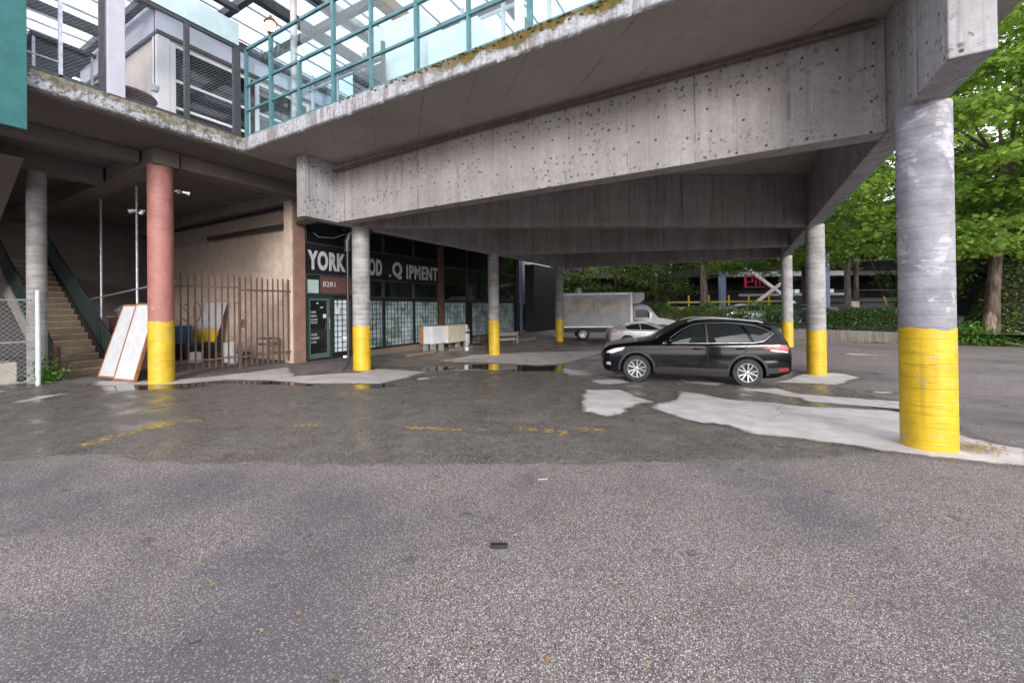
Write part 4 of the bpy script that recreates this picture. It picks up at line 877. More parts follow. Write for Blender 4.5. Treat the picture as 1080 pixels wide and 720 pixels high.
# dark slatted gate behind the screen
dg = T('slatted_gate', 'dark metal slatted gate standing behind the glass screen', 'gate', (-6.6, 6.0, UF)); g = MB()
for z in np.arange(.1, .75, .07): g.box(-7.05, -6.25, 5.95, 5.97, UF + z, UF + z + .045)
g.build('slat', M['dark_metal'], dg); g = MB()
for x in (-7.08, -6.66, -6.25): g.box(x - .03, x + .03, 5.92, 5.99, UF, UF + .95 + (.25 if x > -6.7 else 0))
g.box(-7.05, -6.25, 5.93, 5.98, UF + .85, UF + .91); g.build('frame', M['black_metal'], dg)
B('backing', M['dark_metal'], dg, (-7.04, -6.28, 5.985, 6.0, UF + .05, UF + .82))
for lb, x, y, w_, h_ in [('dark grey planter box behind the first glass panes', -8.6, 6.5, .9, .55), ('dark grey planter box left of the pinkish post', -9.7, 6.9, .7, .5)]:
    g = MB(); g.box(x - w_ / 2, x + w_ / 2, y - .3, y + .3, UF, UF + h_); tag(g.build('planter_box', plain('slate_planter', (.12, .14, .17), .5, 0, .3), None, bevel=.015), lb, 'planter')
# teal panel hung on the slab corner by the camera
tp = T('fascia_panel', 'large plain teal panel hanging off the slab edge, overlapping the mesh screen', 'panel', (-10.36, .6, 4.72)); tp['kind'] = 'thing'
B('sheet', M['teal_panel'], tp, (-10.43, -10.37, -1.6, 2.02, 4.74, 8.6), bevel=.006)
# moss on the front slab edge
ms = MB(); mr_ = MB()
for k in range(420):
    x = random.choice([random.gauss(-4.0, .9), random.gauss(-1.8, .8), random.uniform(-7, 3)])
    if x < -10.3 or x > 3: continue
    (ms if random.random() < .7 else mr_).add(*(lambda c, r: ([(c[0] + r * a, c[1] + r * .5 * b, c[2] + r * .5 * d) for a, b, d in [(1, 0, 0), (0, 1, 0), (-1, 0, 0), (0, -1, 0), (0, 0, 1.2), (0, 0, -.8)]], [(0, 1, 4), (1, 2, 4), (2, 3, 4), (3, 0, 4), (1, 0, 5), (2, 1, 5), (3, 2, 5), (0, 3, 5)]))((x, 5.495 + random.uniform(-.012, .03), ZT - random.uniform(0, .11) ** 1.0 * random.random()), random.uniform(.012, .045)))
tag(ms.build('moss', M['moss'], None, smooth=True), kind='stuff'); tag(mr_.build('moss', M['moss_rust'], None, smooth=True), kind='stuff')

# ------------------------------------------------------------------ vehicles
def pchip(xs_, ys_, x):
    xs_ = np.array(xs_, float); ys_ = np.array(ys_, float); h = np.diff(xs_); d = np.diff(ys_) / h; m = np.zeros(len(xs_)); m[0] = d[0]; m[-1] = d[-1]
    for i in range(1, len(xs_) - 1):
        if d[i - 1] * d[i] > 0: w1 = 2 * h[i] + h[i - 1]; w2 = h[i] + 2 * h[i - 1]; m[i] = (w1 + w2) / (w1 / d[i - 1] + w2 / d[i])
    x = np.clip(x, xs_[0], xs_[-1]); i = np.clip(np.searchsorted(xs_, x) - 1, 0, len(xs_) - 2); t = (x - xs_[i]) / h[i]
    return ys_[i] * (1 + 2 * t) * (1 - t) ** 2 + m[i] * h[i] * t * (1 - t) ** 2 + ys_[i + 1] * t * t * (3 - 2 * t) + m[i + 1] * h[i] * t * t * (t - 1)

class CarShape:
    """x runs from nose to tail (0 at the front axle), y is the half width, z up"""
    def __init__(s, st): s.st = np.array(st); s.x0, s.x1 = s.st[0, 0], s.st[-1, 0]; s.cache = {}
    def par(s, x): return [float(pchip(s.st[:, 0], s.st[:, k], x)) for k in range(1, 6)]
    def section(s, x):
        k_ = round(x, 4)
        if k_ in s.cache: return s.cache[k_]
        zb, zsh, zt, W, Wr = s.par(x); k = min(1, max(.12, (zt - zsh) / .34)); h = zsh - zb
        ctl = [(0, zb), (.5 * W, zb), (.86 * W, zb + .01 * h), (.955 * W, zb + .07 * h), (.985 * W, zb + .2 * h), (W, zb + .48 * h), (.995 * W, zb + .68 * h), (.985 * W, zb + .80 * h), (.975 * W, zb + .93 * h), (.945 * W, zsh)]
        a = np.array([.93 * W, zsh + .03 * k]); b = np.array([Wr, zt - .10 * k])
        ctl += [tuple(a)] + [tuple(a + (b - a) * f + np.array([.022 * k * 4 * f * (1 - f), 0])) for f in (.33, .66)] + [tuple(b), (Wr - .035 * k, zt - .045 * k), (Wr - .12 * k, zt - .016 * k), (Wr * .5, zt + .012 * k), (0, zt + .018 * k)]
        P_ = np.array(ctl); out = []
        for i in range(len(P_) - 1):
            p0, p1, p2, p3 = P_[max(i - 1, 0)], P_[i], P_[i + 1], P_[min(i + 2, len(P_) - 1)]
            for t in np.linspace(0, 1, 4)[:-1]:
                q = .5 * (2 * p1 + (p2 - p0) * t + (2 * p0 - 5 * p1 + 4 * p2 - p3) * t * t + (3 * p1 - p0 - 3 * p2 + p3) * t ** 3); out.append((max(0, q[0]), q[1]))
        out.append(tuple(P_[-1])); s.cache[k_] = out; return out
    def W(s, x, z):
        sec = s.section(round(x, 2))
        for (y0, z0), (y1, z1) in zip(sec[9:], sec[10:]):
            if z0 <= z <= z1 and z1 > z0: return y0 + (y1 - y0) * (z - z0) / (z1 - z0)
        return sec[9][0] if z < sec[9][1] else sec[-8][0]
    def Z(s, x, y):
        sec = s.section(round(x, 2))[::-1]; y = abs(y)
        for (y0, z0), (y1, z1) in zip(sec, sec[1:]):
            if y0 <= y <= y1 and y1 > y0: return z0 + (z1 - z0) * (y - y0) / (y1 - y0)
        return sec[0][1]
    def shell(s, wells, rw, name, mat, parent, n=96):
        xs_ = np.linspace(s.x0, s.x1, n); rings = []
        for x in xs_:
            sec = s.section(x); full = [(y, z) for y, z in sec] + [(-y, z) for y, z in sec[-2:0:-1]]; rings.append([(x, y, z) for y, z in full])
        m_ = len(rings[0]); vs = [p for r_ in rings for p in r_]; fs = []
        for i in range(n - 1):
            for k in range(m_): k2 = (k + 1) % m_; fs.append((i * m_ + k, (i + 1) * m_ + k, (i + 1) * m_ + k2, i * m_ + k2))
        fs += [tuple(range(m_)), tuple((n - 1) * m_ + k for k in range(m_ - 1, -1, -1))]
        mb = MB(); mb.add(vs, fs); o = mb.build(name, mat, parent, world=False)
        cut = MB()
        for wx, wz in wells:
            for sgn in (1, -1):
                cut.lathe([(0, sgn * .55), (rw, sgn * .55), (rw, sgn * 1.3), (0, sgn * 1.3)], (wx, 0, wz), 40, axis='y')
        c = cut.build('cutter', mat, parent, world=False); md = o.modifiers.new('b', 'BOOLEAN'); md.object = c; md.solver = 'EXACT'; md.operation = 'DIFFERENCE'
        bpy.context.view_layer.update(); me = bpy.data.meshes.new_from_object(o.evaluated_get(bpy.context.evaluated_depsgraph_get())); o.modifiers.clear(); o.data = me; bpy.data.objects.remove(c)
        me.polygons.foreach_set('use_smooth', [True] * len(me.polygons)); me.set_sharp_from_angle(angle=R(38)); return o
    def patch(s, poly, mode, off, name, mat, parent, sgn=1, cell=.07, depth=.02, smooth=True):
        b = bmesh.new(); b.faces.new([b.verts.new((p[0], p[1], 0)) for p in poly]); bmesh.ops.triangulate(b, faces=b.faces)
        P_ = np.array(poly)
        for ax in (0, 1):
            v = P_[:, ax].min() + cell
            while v < P_[:, ax].max():
                bmesh.ops.bisect_plane(b, geom=b.verts[:] + b.edges[:] + b.faces[:], plane_co=(v if ax == 0 else 0, v if ax == 1 else 0, 0), plane_no=(1, 0, 0) if ax == 0 else (0, 1, 0)); v += cell
        bmesh.ops.recalc_face_normals(b, faces=b.faces)
        top = b.faces[:]; r_ = bmesh.ops.extrude_face_region(b, geom=top); new = [g for g in r_['geom'] if isinstance(g, bmesh.types.BMVert)]
        newset = set(new)
        for v in b.verts:
            x, q = v.co.x, v.co.y; d = off if v in newset else off - depth
            if mode == 'side': v.co = (x, sgn * (s.W(x, q) + d), q)
            elif mode == 'top': v.co = (x, q, s.Z(x, q) + d)
            elif mode == 'nose': v.co = (s.x0 + .0, x, q)
        bmesh.ops.recalc_face_normals(b, faces=b.faces)
        me = bpy.data.meshes.new(name); b.to_mesh(me); b.free(); me.materials.append(mat)
        if smooth: me.polygons.foreach_set('use_smooth', [True] * len(me.polygons)); me.set_sharp_from_angle(angle=R(40))
        o = bpy.data.objects.new(name, me); COL.objects.link(o); o.parent = parent; return o
    def strip(s, pts, w_, mode, off, name, mat, parent, sgn=1):
        g = MB(); P3 = []
        for (a, b), (c, d) in zip(pts, pts[1:]):
            n_ = max(1, int(math.hypot(c - a, d - b) / .06))
            for i in range(n_): P3.append((a + (c - a) * i / n_, b + (d - b) * i / n_))
        P3.append(pts[-1])
        g.tube([(x, sgn * (s.W(x, z) + off), z) if mode == 'side' else (x, z, s.Z(x, z) + off) for x, z in P3], w_, 6)
        return g.build(name, mat, parent, world=False, smooth=True)

def wheel(parent, x, y, z, r, sgn, spokes=5, w_=.22):
    t = bpy.data.objects.new('wheel', None); COL.objects.link(t); t.parent = parent; t.location = (x, y, z); ri = r * .66
    g = MB(); g.lathe([(ri, -w_ / 2), (r * .93, -w_ / 2), (r * .99, -w_ * .36), (r, 0), (r * .99, w_ * .36), (r * .93, w_ / 2), (ri, w_ / 2), (ri - .012, w_ * .3), (ri - .012, -w_ * .3)], n=44, axis='y', closed=True); g.build('tyre', M['rubber'], t, world=False, smooth=True, angle=50)
    o_ = sgn * w_ / 2; g = MB()
    g.lathe([(ri + .006, o_ * .98), (ri - .006, o_ * 1.03), (ri - .022, o_ * .95), (ri - .03, o_ * .3), (ri, o_ * .3)], n=40, axis='y', closed=True)
    for k in range(spokes):
        for e in (-1, 1):
            a0 = 2 * math.pi * k / spokes + e * .13; a1 = 2 * math.pi * k / spokes + e * .26
            p0 = Vector((math.cos(a0) * r * .12, o_ * .82, math.sin(a0) * r * .12)); p1 = Vector((math.cos(a1) * (ri - .012), o_ * .93, math.sin(a1) * (ri - .012)))
            g.bar(p0, p1, r * .085, .025, up=(0, 1, 0))
    g.lathe([(0, o_ * .92), (r * .1, o_ * .92), (r * .16, o_ * .8), (r * .16, o_ * .3)], n=20, axis='y')
    g.build('rim', M['alloy'], t, world=False, smooth=True, angle=35)
    g = MB(); g.lathe([(0, o_ * .35), (ri - .01, o_ * .35), (ri - .01, -o_ * .6), (0, -o_ * .6)], n=30, axis='y'); g.build('brake_disc', M['black_metal'], t, world=False)
    return t
def arc(cx, cz, r, a0, a1, n): return [(cx + r * math.cos(a), cz + r * math.sin(a)) for a in np.linspace(a0, a1, n)]

tint = NT('tinted_glass'); tint.set(color=(.012, .015, .016), rough=.03, coat=1, coatr=.02); M['tint'] = tint.mat
tl = NT('tail_lamp_red'); tl.set(color=tl.mix(tl.noise(14, 2, vec=tl.obj), (.20, .003, .006), (.42, .01, .015)), rough=.12, coat=1); M['tail'] = tl.mat
hl = NT('head_lamp'); hl.set(color=hl.mix(hl.noise(18, 3, vec=hl.obj), (.25, .26, .28), (.75, .76, .8)), rough=.08, coat=1, metal=.4); M['head'] = hl.mat
M['amber'] = plain('amber_lens', (.55, .20, .03), .2, 0, .2)

# ---- black SUV
SUV = [ # x, zb, zsh, zt, W, Wr
 (-.93, .44, .60, .64, .46, .40), (-.90, .36, .69, .74, .60, .50), (-.82, .27, .82, .875, .74, .60), (-.68, .23, .905, .95, .83, .70), (-.45, .22, .955, 1.00, .885, .75), (-.1, .21, .995, 1.05, .912, .77), (.25, .21, 1.02, 1.095, .92, .78),
 (.42, .21, 1.03, 1.135, .92, .775), (.60, .21, 1.035, 1.245, .92, .75), (.85, .21, 1.045, 1.405, .92, .70), (1.1, .21, 1.055, 1.545, .92, .665), (1.32, .21, 1.06, 1.635, .92, .645), (1.6, .21, 1.07, 1.685, .92, .64), (2.0, .21, 1.085, 1.705, .92, .64), (2.5, .21, 1.105, 1.69, .92, .635), (2.9, .21, 1.125, 1.66, .918, .62), (3.2, .22, 1.14, 1.645, .91, .615),
 (3.42, .25, 1.145, 1.61, .90, .62), (3.52, .29, 1.14, 1.50, .89, .64), (3.60, .33, 1.12, 1.30, .878, .68), (3.665, .35, 1.08, 1.16, .865, .72), (3.715, .38, .96, 1.03, .845, .74), (3.75, .42, .80, .86, .80, .72), (3.765, .48, .68, .72, .70, .64)]
cs = CarShape(SUV)
S_ = .955
fw_, rw_ = Vector((-2.42, 10.87, 0)), Vector((.06, 11.58, 0)); hd = (rw_ - fw_).normalized(); side = Vector((-hd.y, hd.x, 0))
suv = T('parked_car', 'black SUV parked under the deck beside the pale dry patches', 'car', (0, 0, 0), math.atan2(hd.y, hd.x))
# near side wheels sit on the back-projected points; the body axis lies half a track further in
axis0 = fw_ + side * (.80 * S_); suv.location = (axis0.x, axis0.y, G(-1.2, 11.6) + .03); suv.scale = (S_, S_, S_)
slope = (G(rw_.x, rw_.y) - G(fw_.x, fw_.y)) / (2.58); suv.rotation_euler = (0, -math.atan(slope), math.atan2(hd.y, hd.x)); suv.location.z = G(fw_.x, fw_.y) - .01
blk = car_paint('black_car_paint', (.002, .0025, .004), .12, coat=.3); WX = 2.706; RW = .365
body = cs.shell([(0, RW), (WX, RW)], .425, 'body', blk, suv, 100)
B('underbody', M['plastic'], suv, (-.6, 3.4, -.55, .55, .24, .6), world=False)
for x in (0, WX):
    for sg in (1, -1): wheel(suv, x, sg * .80, RW - .005, RW, sg)
for sg in (-1, 1):
    # side windows follow the body surface
    fwp = [(.80, 1.085), (1.20, 1.40), (1.46, 1.535), (1.70, 1.575), (1.72, 1.105)]; rwp = [(1.80, 1.108), (1.80, 1.583), (2.3, 1.588), (2.58, 1.565), (2.80, 1.15)]; qwp = [(2.88, 1.155), (2.66, 1.56), (2.9, 1.535), (3.10, 1.47), (3.30, 1.365), (3.06, 1.20)]
    for nm, pl in (('front_window', fwp), ('rear_window', rwp), ('quarter_window', qwp)): cs.patch(pl, 'side', .006, nm, M['tint'], suv, sg)
    cs.strip([(.66, 1.06), (1.16, 1.425), (1.44, 1.562), (1.72, 1.605), (2.3, 1.618), (2.66, 1.592), (2.92, 1.56), (3.12, 1.495), (3.345, 1.37), (3.08, 1.175), (2.85, 1.128), (1.75, 1.085), (.66, 1.055)], .0065, 'side', .009, 'window_trim', M['alloy'], suv, sg)
    cs.patch([(1.735, 1.10), (1.735, 1.575), (1.79, 1.58), (1.79, 1.105)], 'side', .0055, 'pillar_cover', M['plastic'], suv, sg)
    # lower cladding and arches
    cs.patch([(.47, .25), (.47, .40), (.55, .445), (2.2, .445), (2.27, .40), (2.27, .25)], 'side', .012, 'sill_cladding', M['plastic'], suv, sg)
    for wx, a0, a1 in ((0, -.18, math.pi + .12), (WX, -.1, math.pi + .18)):
        cs.patch(arc(wx, RW, .425, a0, a1, 26) + arc(wx, RW, .485, a1, a0, 26), 'side', .016, 'wheel_arch', M['plastic'], suv, sg, cell=.12)
    cs.patch([(3.16, .36), (3.12, .50), (3.62, .54), (3.66, .42)], 'side', .008, 'bumper_cladding', M['plastic'], suv, sg)
    # doors: shut lines and handles
    for pts in ([(.60, .46), (.60, .75), (.62, 1.05)], [(1.76, .46), (1.76, 1.08)], [(2.62, 1.11), (2.72, .96), (2.50, .78), (2.30, .62), (2.24, .46)]): cs.strip(pts, .006, 'side', -.001, 'shut_line', M['rubber'], suv, sg)
    for hx, hz in ((1.52, .93), (2.55, .965)):
        g = MB(); y = sg * (cs.W(hx, hz) + .03); g.tube([(hx - .11, y - sg * .02, hz), (hx - .08, y, hz + .004), (hx + .08, y, hz + .008), (hx + .11, y - sg * .02, hz + .008)], [.013, .018, .018, .013], 8); g.build('door_handle', blk, suv, world=False, smooth=True)
    # mirror
    g = MB(); lump(g, (.83, sg * (cs.W(.83, 1.12) + .13), 1.14), .1, 3, 3, (.75, 1.05, .78), .05); g.tube([(.86, sg * cs.W(.86, 1.06), 1.06), (.84, sg * (cs.W(.86, 1.1) + .08), 1.1)], .025, 8); g.build('side_mirror', blk, suv, world=False, smooth=True)
    # lamps
    cs.patch([(-.80, .74), (-.78, .80), (-.55, .885), (-.30, .93), (-.42, .83), (-.62, .75)], 'side', .006, 'headlight', M['head'], suv, sg, cell=.05)
    cs.patch([(-.50, .80), (-.38, .865), (-.31, .90), (-.38, .83)], 'side', .009, 'amber_lens', M['amber'], suv, sg, cell=.05)
    cs.patch([(-.80, .43), (-.79, .50), (-.68, .51), (-.68, .42)], 'side', .006, 'fog_light', M['head'], suv, sg, cell=.05)
    cs.patch([(3.04, 1.0), (3.2, 1.06), (3.42, 1.10), (3.60, 1.09), (3.655, .98), (3.56, .945), (3.3, .97)], 'side', .012, 'tail_light', M['tail'], suv, sg, cell=.05)
    cs.patch([(3.20, .955), (3.30, .968), (3.56, .938), (3.64, .93), (3.6, .905), (3.3, .925)], 'side', .011, 'reversing_light', M['head'], suv, sg, cell=.05)
    cs.patch([(3.40, .44), (3.42, .49), (3.64, .52), (3.66, .46)], 'side', .016, 'reflector', M['tail'], suv, sg, cell=.05)
    # roof rail
    g = MB(); yy = .56; g.tube([(1.32, sg * yy, 1.64)] + [(x, sg * yy, cs.Z(x, yy) + .045) for x in np.linspace(1.5, 3.0, 12)] + [(3.15, sg * yy, 1.63)], .02, 8); g.build('roof_rail', M['alloy'], suv, world=False, smooth=True)
cs.patch([(.52, -.66), (.52, .66), (.95, .62), (1.30, .56), (1.30, -.56), (.95, -.62)], 'top', .006, 'windscreen', M['tint'], suv)
cs.patch([(3.50, -.54), (3.50, .54), (3.63, .60), (3.63, -.60)], 'top', .008, 'rear_screen', M['tint'], suv, cell=.05)
g = MB(); g.prism([(3.12, 1.66), (3.55, 1.625), (3.59, 1.585), (3.40, 1.58), (3.12, 1.61)], lambda a, b, d: (a, d, b), -.56, .56); g.build('spoiler', blk, suv, world=False, bevel=.012)
B('number_plate', M['white_dirty'], suv, (3.70, 3.745, -.26, .26, .82, .96), world=False)
g = MB(); g.box(-.945, -.90, -.36, .36, .52, .68); g.build('grille', M['plastic'], suv, world=False, bevel=.02)
g = MB(); g.tube([(3.55, -.7, .33), (3.76, -.5, .42), (3.79, 0, .43), (3.76, .5, .42), (3.55, .7, .33)], .03, 8); g.build('skid_bar', M['alloy'], suv, world=False, smooth=True)
g = MB(); g.prism([(2.85, 1.66), (3.0, 1.65), (2.98, 1.72), (2.92, 1.735)], lambda a, b, d: (a, d, b), -.02, .02); g.build('aerial_fin', blk, suv, world=False)
# ---- white coupe behind it (nose to the right of the photograph)
CPE = [(-.95, .40, .52, .55, .50, .42), (-.88, .28, .62, .66, .68, .55), (-.7, .2, .72, .76, .82, .68), (-.3, .17, .80, .85, .90, .76), (.2, .16, .85, .92, .92, .78), (.55, .16, .87, .98, .92, .76), (.85, .16, .885, 1.12, .92, .68), (1.2, .16, .90, 1.25, .92, .58), (1.6, .16, .92, 1.335, .92, .53), (2.0, .16, .94, 1.35, .92, .52), (2.4, .16, .955, 1.31, .925, .52), (2.8, .17, .965, 1.21, .925, .55), (3.1, .2, .965, 1.10, .91, .60), (3.3, .24, .955, 1.02, .88, .66), (3.45, .3, .92, .97, .83, .68), (3.55, .36, .80, .85, .76, .64), (3.58, .45, .68, .72, .66, .56)]
def small_car(shape, name, label, loc, ang, paint, zg, r=.33, wb=2.65, sc=1.0, group=None):
    t = T(name, label, 'car', (*loc, zg), ang, group); t.scale = (sc, sc, sc); shape.shell([(0, r), (wb, r)], r + .05, 'body', paint, t, 70)
    for x in (0, wb):
        for sg in (1, -1): wheel(t, x, sg * .80, r - .004, r, sg)
    B('underbody', M['plastic'], t, (-.5, 3.1, -.55, .55, .2, .5), world=False)
    for sg in (1, -1):
        shape.patch([(.98, .955), (1.35, 1.165), (1.62, 1.255), (1.9, 1.27), (1.92, .965)], 'side', .006, 'front_window', M['tint'], t, sg)
        shape.patch([(1.98, .968), (1.97, 1.268), (2.35, 1.235), (2.72, 1.10), (2.62, 1.0)], 'side', .006, 'rear_window', M['tint'], t, sg)
        shape.strip([(.70, .35), (.72, .86)], .005, 'side', 0, 'shut_line', M['rubber'], t, sg); shape.strip([(1.96, .92), (2.05, .6), (1.95, .3)], .005, 'side', 0, 'shut_line', M['rubber'], t, sg)
        shape.patch([(3.15, .80), (3.2, .90), (3.42, .90), (3.46, .80)], 'side', .01, 'tail_light', M['tail'], t, sg, cell=.06)
        shape.patch([(-.78, .58), (-.6, .68), (-.3, .73), (-.45, .62)], 'side', .008, 'headlight', M['head'], t, sg, cell=.06)
        g = MB(); lump(g, (.98, sg * (shape.W(.98, .95) + .11), .97), .085, 3, 2, (.8, 1, .75), .05); g.build('side_mirror', paint, t, world=False, smooth=True)
    shape.patch([(.62, -.66), (.62, .66), (1.2, .5), (1.5, .46), (1.5, -.46), (1.2, -.5)], 'top', .006, 'windscreen', M['tint'], t)
    shape.patch([(2.45, -.44), (2.45, .44), (2.95, .5), (2.95, -.5)], 'top', .006, 'rear_screen', M['tint'], t)
    return t
cc = CarShape(CPE); wp = car_paint('white_car_paint', (.30, .30, .315), .35)
small_car(cc, 'parked_car', 'white coupe half hidden behind the black SUV bonnet', (-2.95, 21.85), R(180 + 29.3 - 6), wp, -.415, sc=.93)
# cars parked on the street beyond the hedge
small_car(cc, 'parked_car', 'dark saloon on the street beyond the hedge beside the utility poles', (5.4, 36.4), R(209), car_paint('dark_blue_paint', (.02, .025, .035)), .15, sc=1.12, group='cars parked beyond the hedge')
small_car(cc, 'parked_car', 'silver saloon on the street seen between the two right pillars', (2.0, 36.5), R(203), car_paint('silver_paint', (.40, .42, .45), .3, .4), .15, sc=1.12, group='cars parked beyond the hedge')
# ---- box truck
trk = T('box_truck', 'white box truck with faded side panels parked behind the coupe', 'truck', (-6.75, 24.5, -.415), R(29.3 - 4)); trk.scale = (.96, .96, .95); BW = 2.2
M['truck_white'] = plain('truck_white_paint', (.25, .26, .29), .45, 0, .2, 1.5, coat=.15)
g = MB(); g.box(-3.2, 1.15, -.1, BW - .1, .82, 3.02); g.build('cargo_box', M['truck_white'], trk, world=False, bevel=.03)
g = MB(); g.prism([(1.155, 2.25), (1.6, 2.30), (1.9, 2.55), (1.9, 3.0), (1.155, 3.0)], lambda a, b, d: (a, d, b), -.08, BW - .12); g.build('cab_overhang', M['truck_white'], trk, world=False, bevel=.03)
n = NT('faded_side_panel'); fx = n.noise(1.1, 4, .6, vec=n.obj); n.set(color=n.mix(n.mr(fx, .35, .65), (.16, .145, .13), (.34, .30, .285)), rough=.35)
for a, b in ((-3.05, -1.15), (-1.05, .98)):
    g = MB(); g.box(a, b, -.122, -.101, 1.72, 2.62); g.build('side_panel', n.mat, trk, world=False)
for z, w_ in ((2.93, .1), (.86, .08)):
    g = MB(); g.box(-3.2, 1.15, -.125, -.101, z - w_ / 2, z + w_ / 2); g.build('edge_rail', M['galv'], trk, world=False)
g = MB(); g.box(1.02, 1.152, -.13, -.101, .82, 3.02); g.build('corner_post', M['white'], trk, world=False)
g = MB(); g.prism([(1.16, .55), (1.16, 2.2), (1.75, 2.26), (2.15, 2.16), (2.75, 1.42), (3.75, 1.22), (3.95, 1.05), (3.98, .55)], lambda a, b, d: (a, d, b), .0, BW - .2); cab = g.build('cab', M['truck_white'], trk, world=False, bevel=.06, smooth=True)
g = MB(); g.prism([(1.35, 1.42), (1.35, 2.02), (1.95, 2.02), (2.38, 1.5), (2.38, 1.42)], lambda a, b, d: (a, d, b), -.006, .02); g.build('side_window', M['tint'], trk, world=False)
g = MB(); g.prism([(2.20, 2.09), (2.72, 1.46), (2.745, 1.48), (2.225, 2.115)], lambda a, b, d: (a, d, b), .12, BW - .32); g.build('windscreen', M['tint'], trk, world=False)
g = MB(); g.box(2.15, 2.32, -.22, -.08, 1.42, 1.72); g.tube([(2.2, -.1, 1.5), (2.2, .05, 1.45)], .02, 6); g.build('side_mirror', M['white'], trk, world=False, bevel=.02)
g = MB(); g.box(-3.15, 3.7, .25, BW - .45, .5, .82); g.box(-3.5, -3.2, .0, BW - .2, .45, .62); g.build('chassis', M['plastic'], trk, world=False)
for x, y in ((-1.9, .05), (-1.9, BW - .25), (3.0, .1), (3.0, BW - .3)): wheel(trk, x, y, .4, .4, -1 if y < 1 else 1, 6, .26)
g = MB(); g.lathe([(0, 3.03), (.22, 3.03), (.22, 3.2), (.17, 3.33), (0, 3.36)], (-2.1, .6, 0), 20); g.build('roof_vent', M['galv'], trk, world=False, smooth=True)

for z in (.98, 1.3): pass
g = MB(); g.tube([(1.22, -.006, .75), (1.22, -.006, 2.12)], .008, 6); g.tube([(2.46, -.006, .75), (2.46, -.006, 1.40)], .008, 6); g.tube([(1.22, -.006, .75), (2.46, -.006, .75)], .008, 6); g.build('door_seam', M['rubber'], trk, world=False)
g = MB(); g.box(1.32, 1.5, -.03, .0, 1.2, 1.25); g.build('door_handle', M['plastic'], trk, world=False)
g = MB(); g.box(3.72, 3.99, .0, .22, .92, 1.12); g.build('headlight', M['head'], trk, world=False, bevel=.02)
g = MB(); g.box(3.8, 4.1, -.05, BW - .15, .5, .74); g.build('bumper', M['galv'], trk, world=False, bevel=.03)
for x in (-3.0, -1.0, 1.0):
    g = MB(); g.box(x - .06, x + .06, -.14, -.124, 2.9, 2.95); g.build('marker_lamp', M['amber'], trk, world=False)
g = MB(); g.prism([(2.45, .55), (2.45, .80), (2.6, .93), (3.0, 1.0), (3.4, .93), (3.55, .80), (3.55, .55)], lambda a, b, d: (a, d, b), -.012, .05); g.build('wheel_arch', M['plastic'], trk, world=False)

# ------------------------------------------------------------------ street, walls, hedge, trees, far parkade
WL = [(-13.5, 37.8), (-1.3, 31.35), (6.83, 27.15), (8.5, 27.0)]
st_ = MB(); b = [(p[0] + .1, p[1] + .25) for p in WL] + [(40, 25), (60, 200), (-60, 200), (-60, 62)]; st_.add([(x, y, .15) for x, y in b], [tuple(range(len(b)))])
sto = st_.build('street', NT('street_asphalt').set(color=(.09, .088, .09), rough=.7).mat, None, fix=False); tag(sto, kind='structure')
rw = T('retaining_wall', 'low stained concrete retaining wall under the hedge', 'wall', (2.8, 29.2, -.42)); rw['kind'] = 'thing'
g = MB()
for (a, b) in zip(WL, WL[1:]):
    d = (Vector(b) - Vector(a)).normalized(); n_ = Vector((-d.y, d.x)) * .28; g.prism([a, b, (b[0] + n_.x, b[1] + n_.y), (a[0] + n_.x, a[1] + n_.y)], lambda x, y, z: (x, y, z), -.5, .17)
g.build('wall', M['retaining'], rw, bevel=.015)
# leaf helper: many small leaves, each its own size, tilt and tint
LEAF = [(0, -.5), (.16, -.36), (.46, -.34), (.30, -.08), (.5, .16), (.22, .2), (0, .55), (-.22, .2), (-.5, .16), (-.30, -.08), (-.46, -.34), (-.16, -.36)]
OVAL = [(0, -.5), (.24, -.2), (.22, .18), (0, .5), (-.22, .18), (-.24, -.2)]
def leaves(name, pts, size, mat, parent=None, shape=OVAL, flat=.5, kind=None, droop=.0, outw=None, tone=None):
    n = len(pts); sh = np.array(shape); m_ = len(sh); P_ = np.array(pts); s = size * RNG.uniform(.6, 1.25, n)
    nz = RNG.normal(0, 1, (n, 3)); nz[:, 2] = np.abs(nz[:, 2]) + flat * 2; nz /= np.linalg.norm(nz, axis=1)[:, None]
    a = RNG.normal(0, 1, (n, 3)); a[:, 2] -= droop; a -= nz * (a * nz).sum(1)[:, None]; a /= np.linalg.norm(a, axis=1)[:, None]; bb = np.cross(nz, a)
    fold = .25
    V = P_[:, None, :] + s[:, None, None] * (sh[None, :, 0, None] * bb[:, None, :] + sh[None, :, 1, None] * a[:, None, :]) + (s[:, None, None] * fold * (np.abs(sh[None, :, 0, None]) - .2)) * nz[:, None, :]
    me = bpy.data.meshes.new(name); V = V.reshape(-1, 3); off = V.mean(0) if parent is None else np.array(parent.location); V = V - off
    me.vertices.add(n * m_); me.vertices.foreach_set('co', V.reshape(-1).astype(np.float32)); me.loops.add(n * m_); me.loops.foreach_set('vertex_index', np.arange(n * m_, dtype=np.int32))
    me.polygons.add(n); me.polygons.foreach_set('loop_start', np.arange(0, n * m_, m_, dtype=np.int32)); me.update(calc_edges=True); me.validate()
    at = me.attributes.new('tint', 'FLOAT', 'FACE'); tn = RNG.uniform(0, 1, n) if tone is None else np.clip(tone + RNG.normal(0, .2, n), 0, 1); at.data.foreach_set('value', tn.astype(np.float32)); me.materials.append(mat)
    o = bpy.data.objects.new(name, me); COL.objects.link(o)
    if parent is not None: o.parent = parent
    else: o.location = off
    if kind: o['kind'] = kind
    return o
M['maple'] = leaf_mat('maple_leaves', (.06, .14, .02), (.31, .45, .07), trans=.5)
M['plane'] = leaf_mat('plane_leaves', (.06, .14, .022), (.30, .43, .07), trans=.5)
M['hedge'] = leaf_mat('hedge_leaves', (.028, .07, .015), (.09, .17, .03), trans=.3)
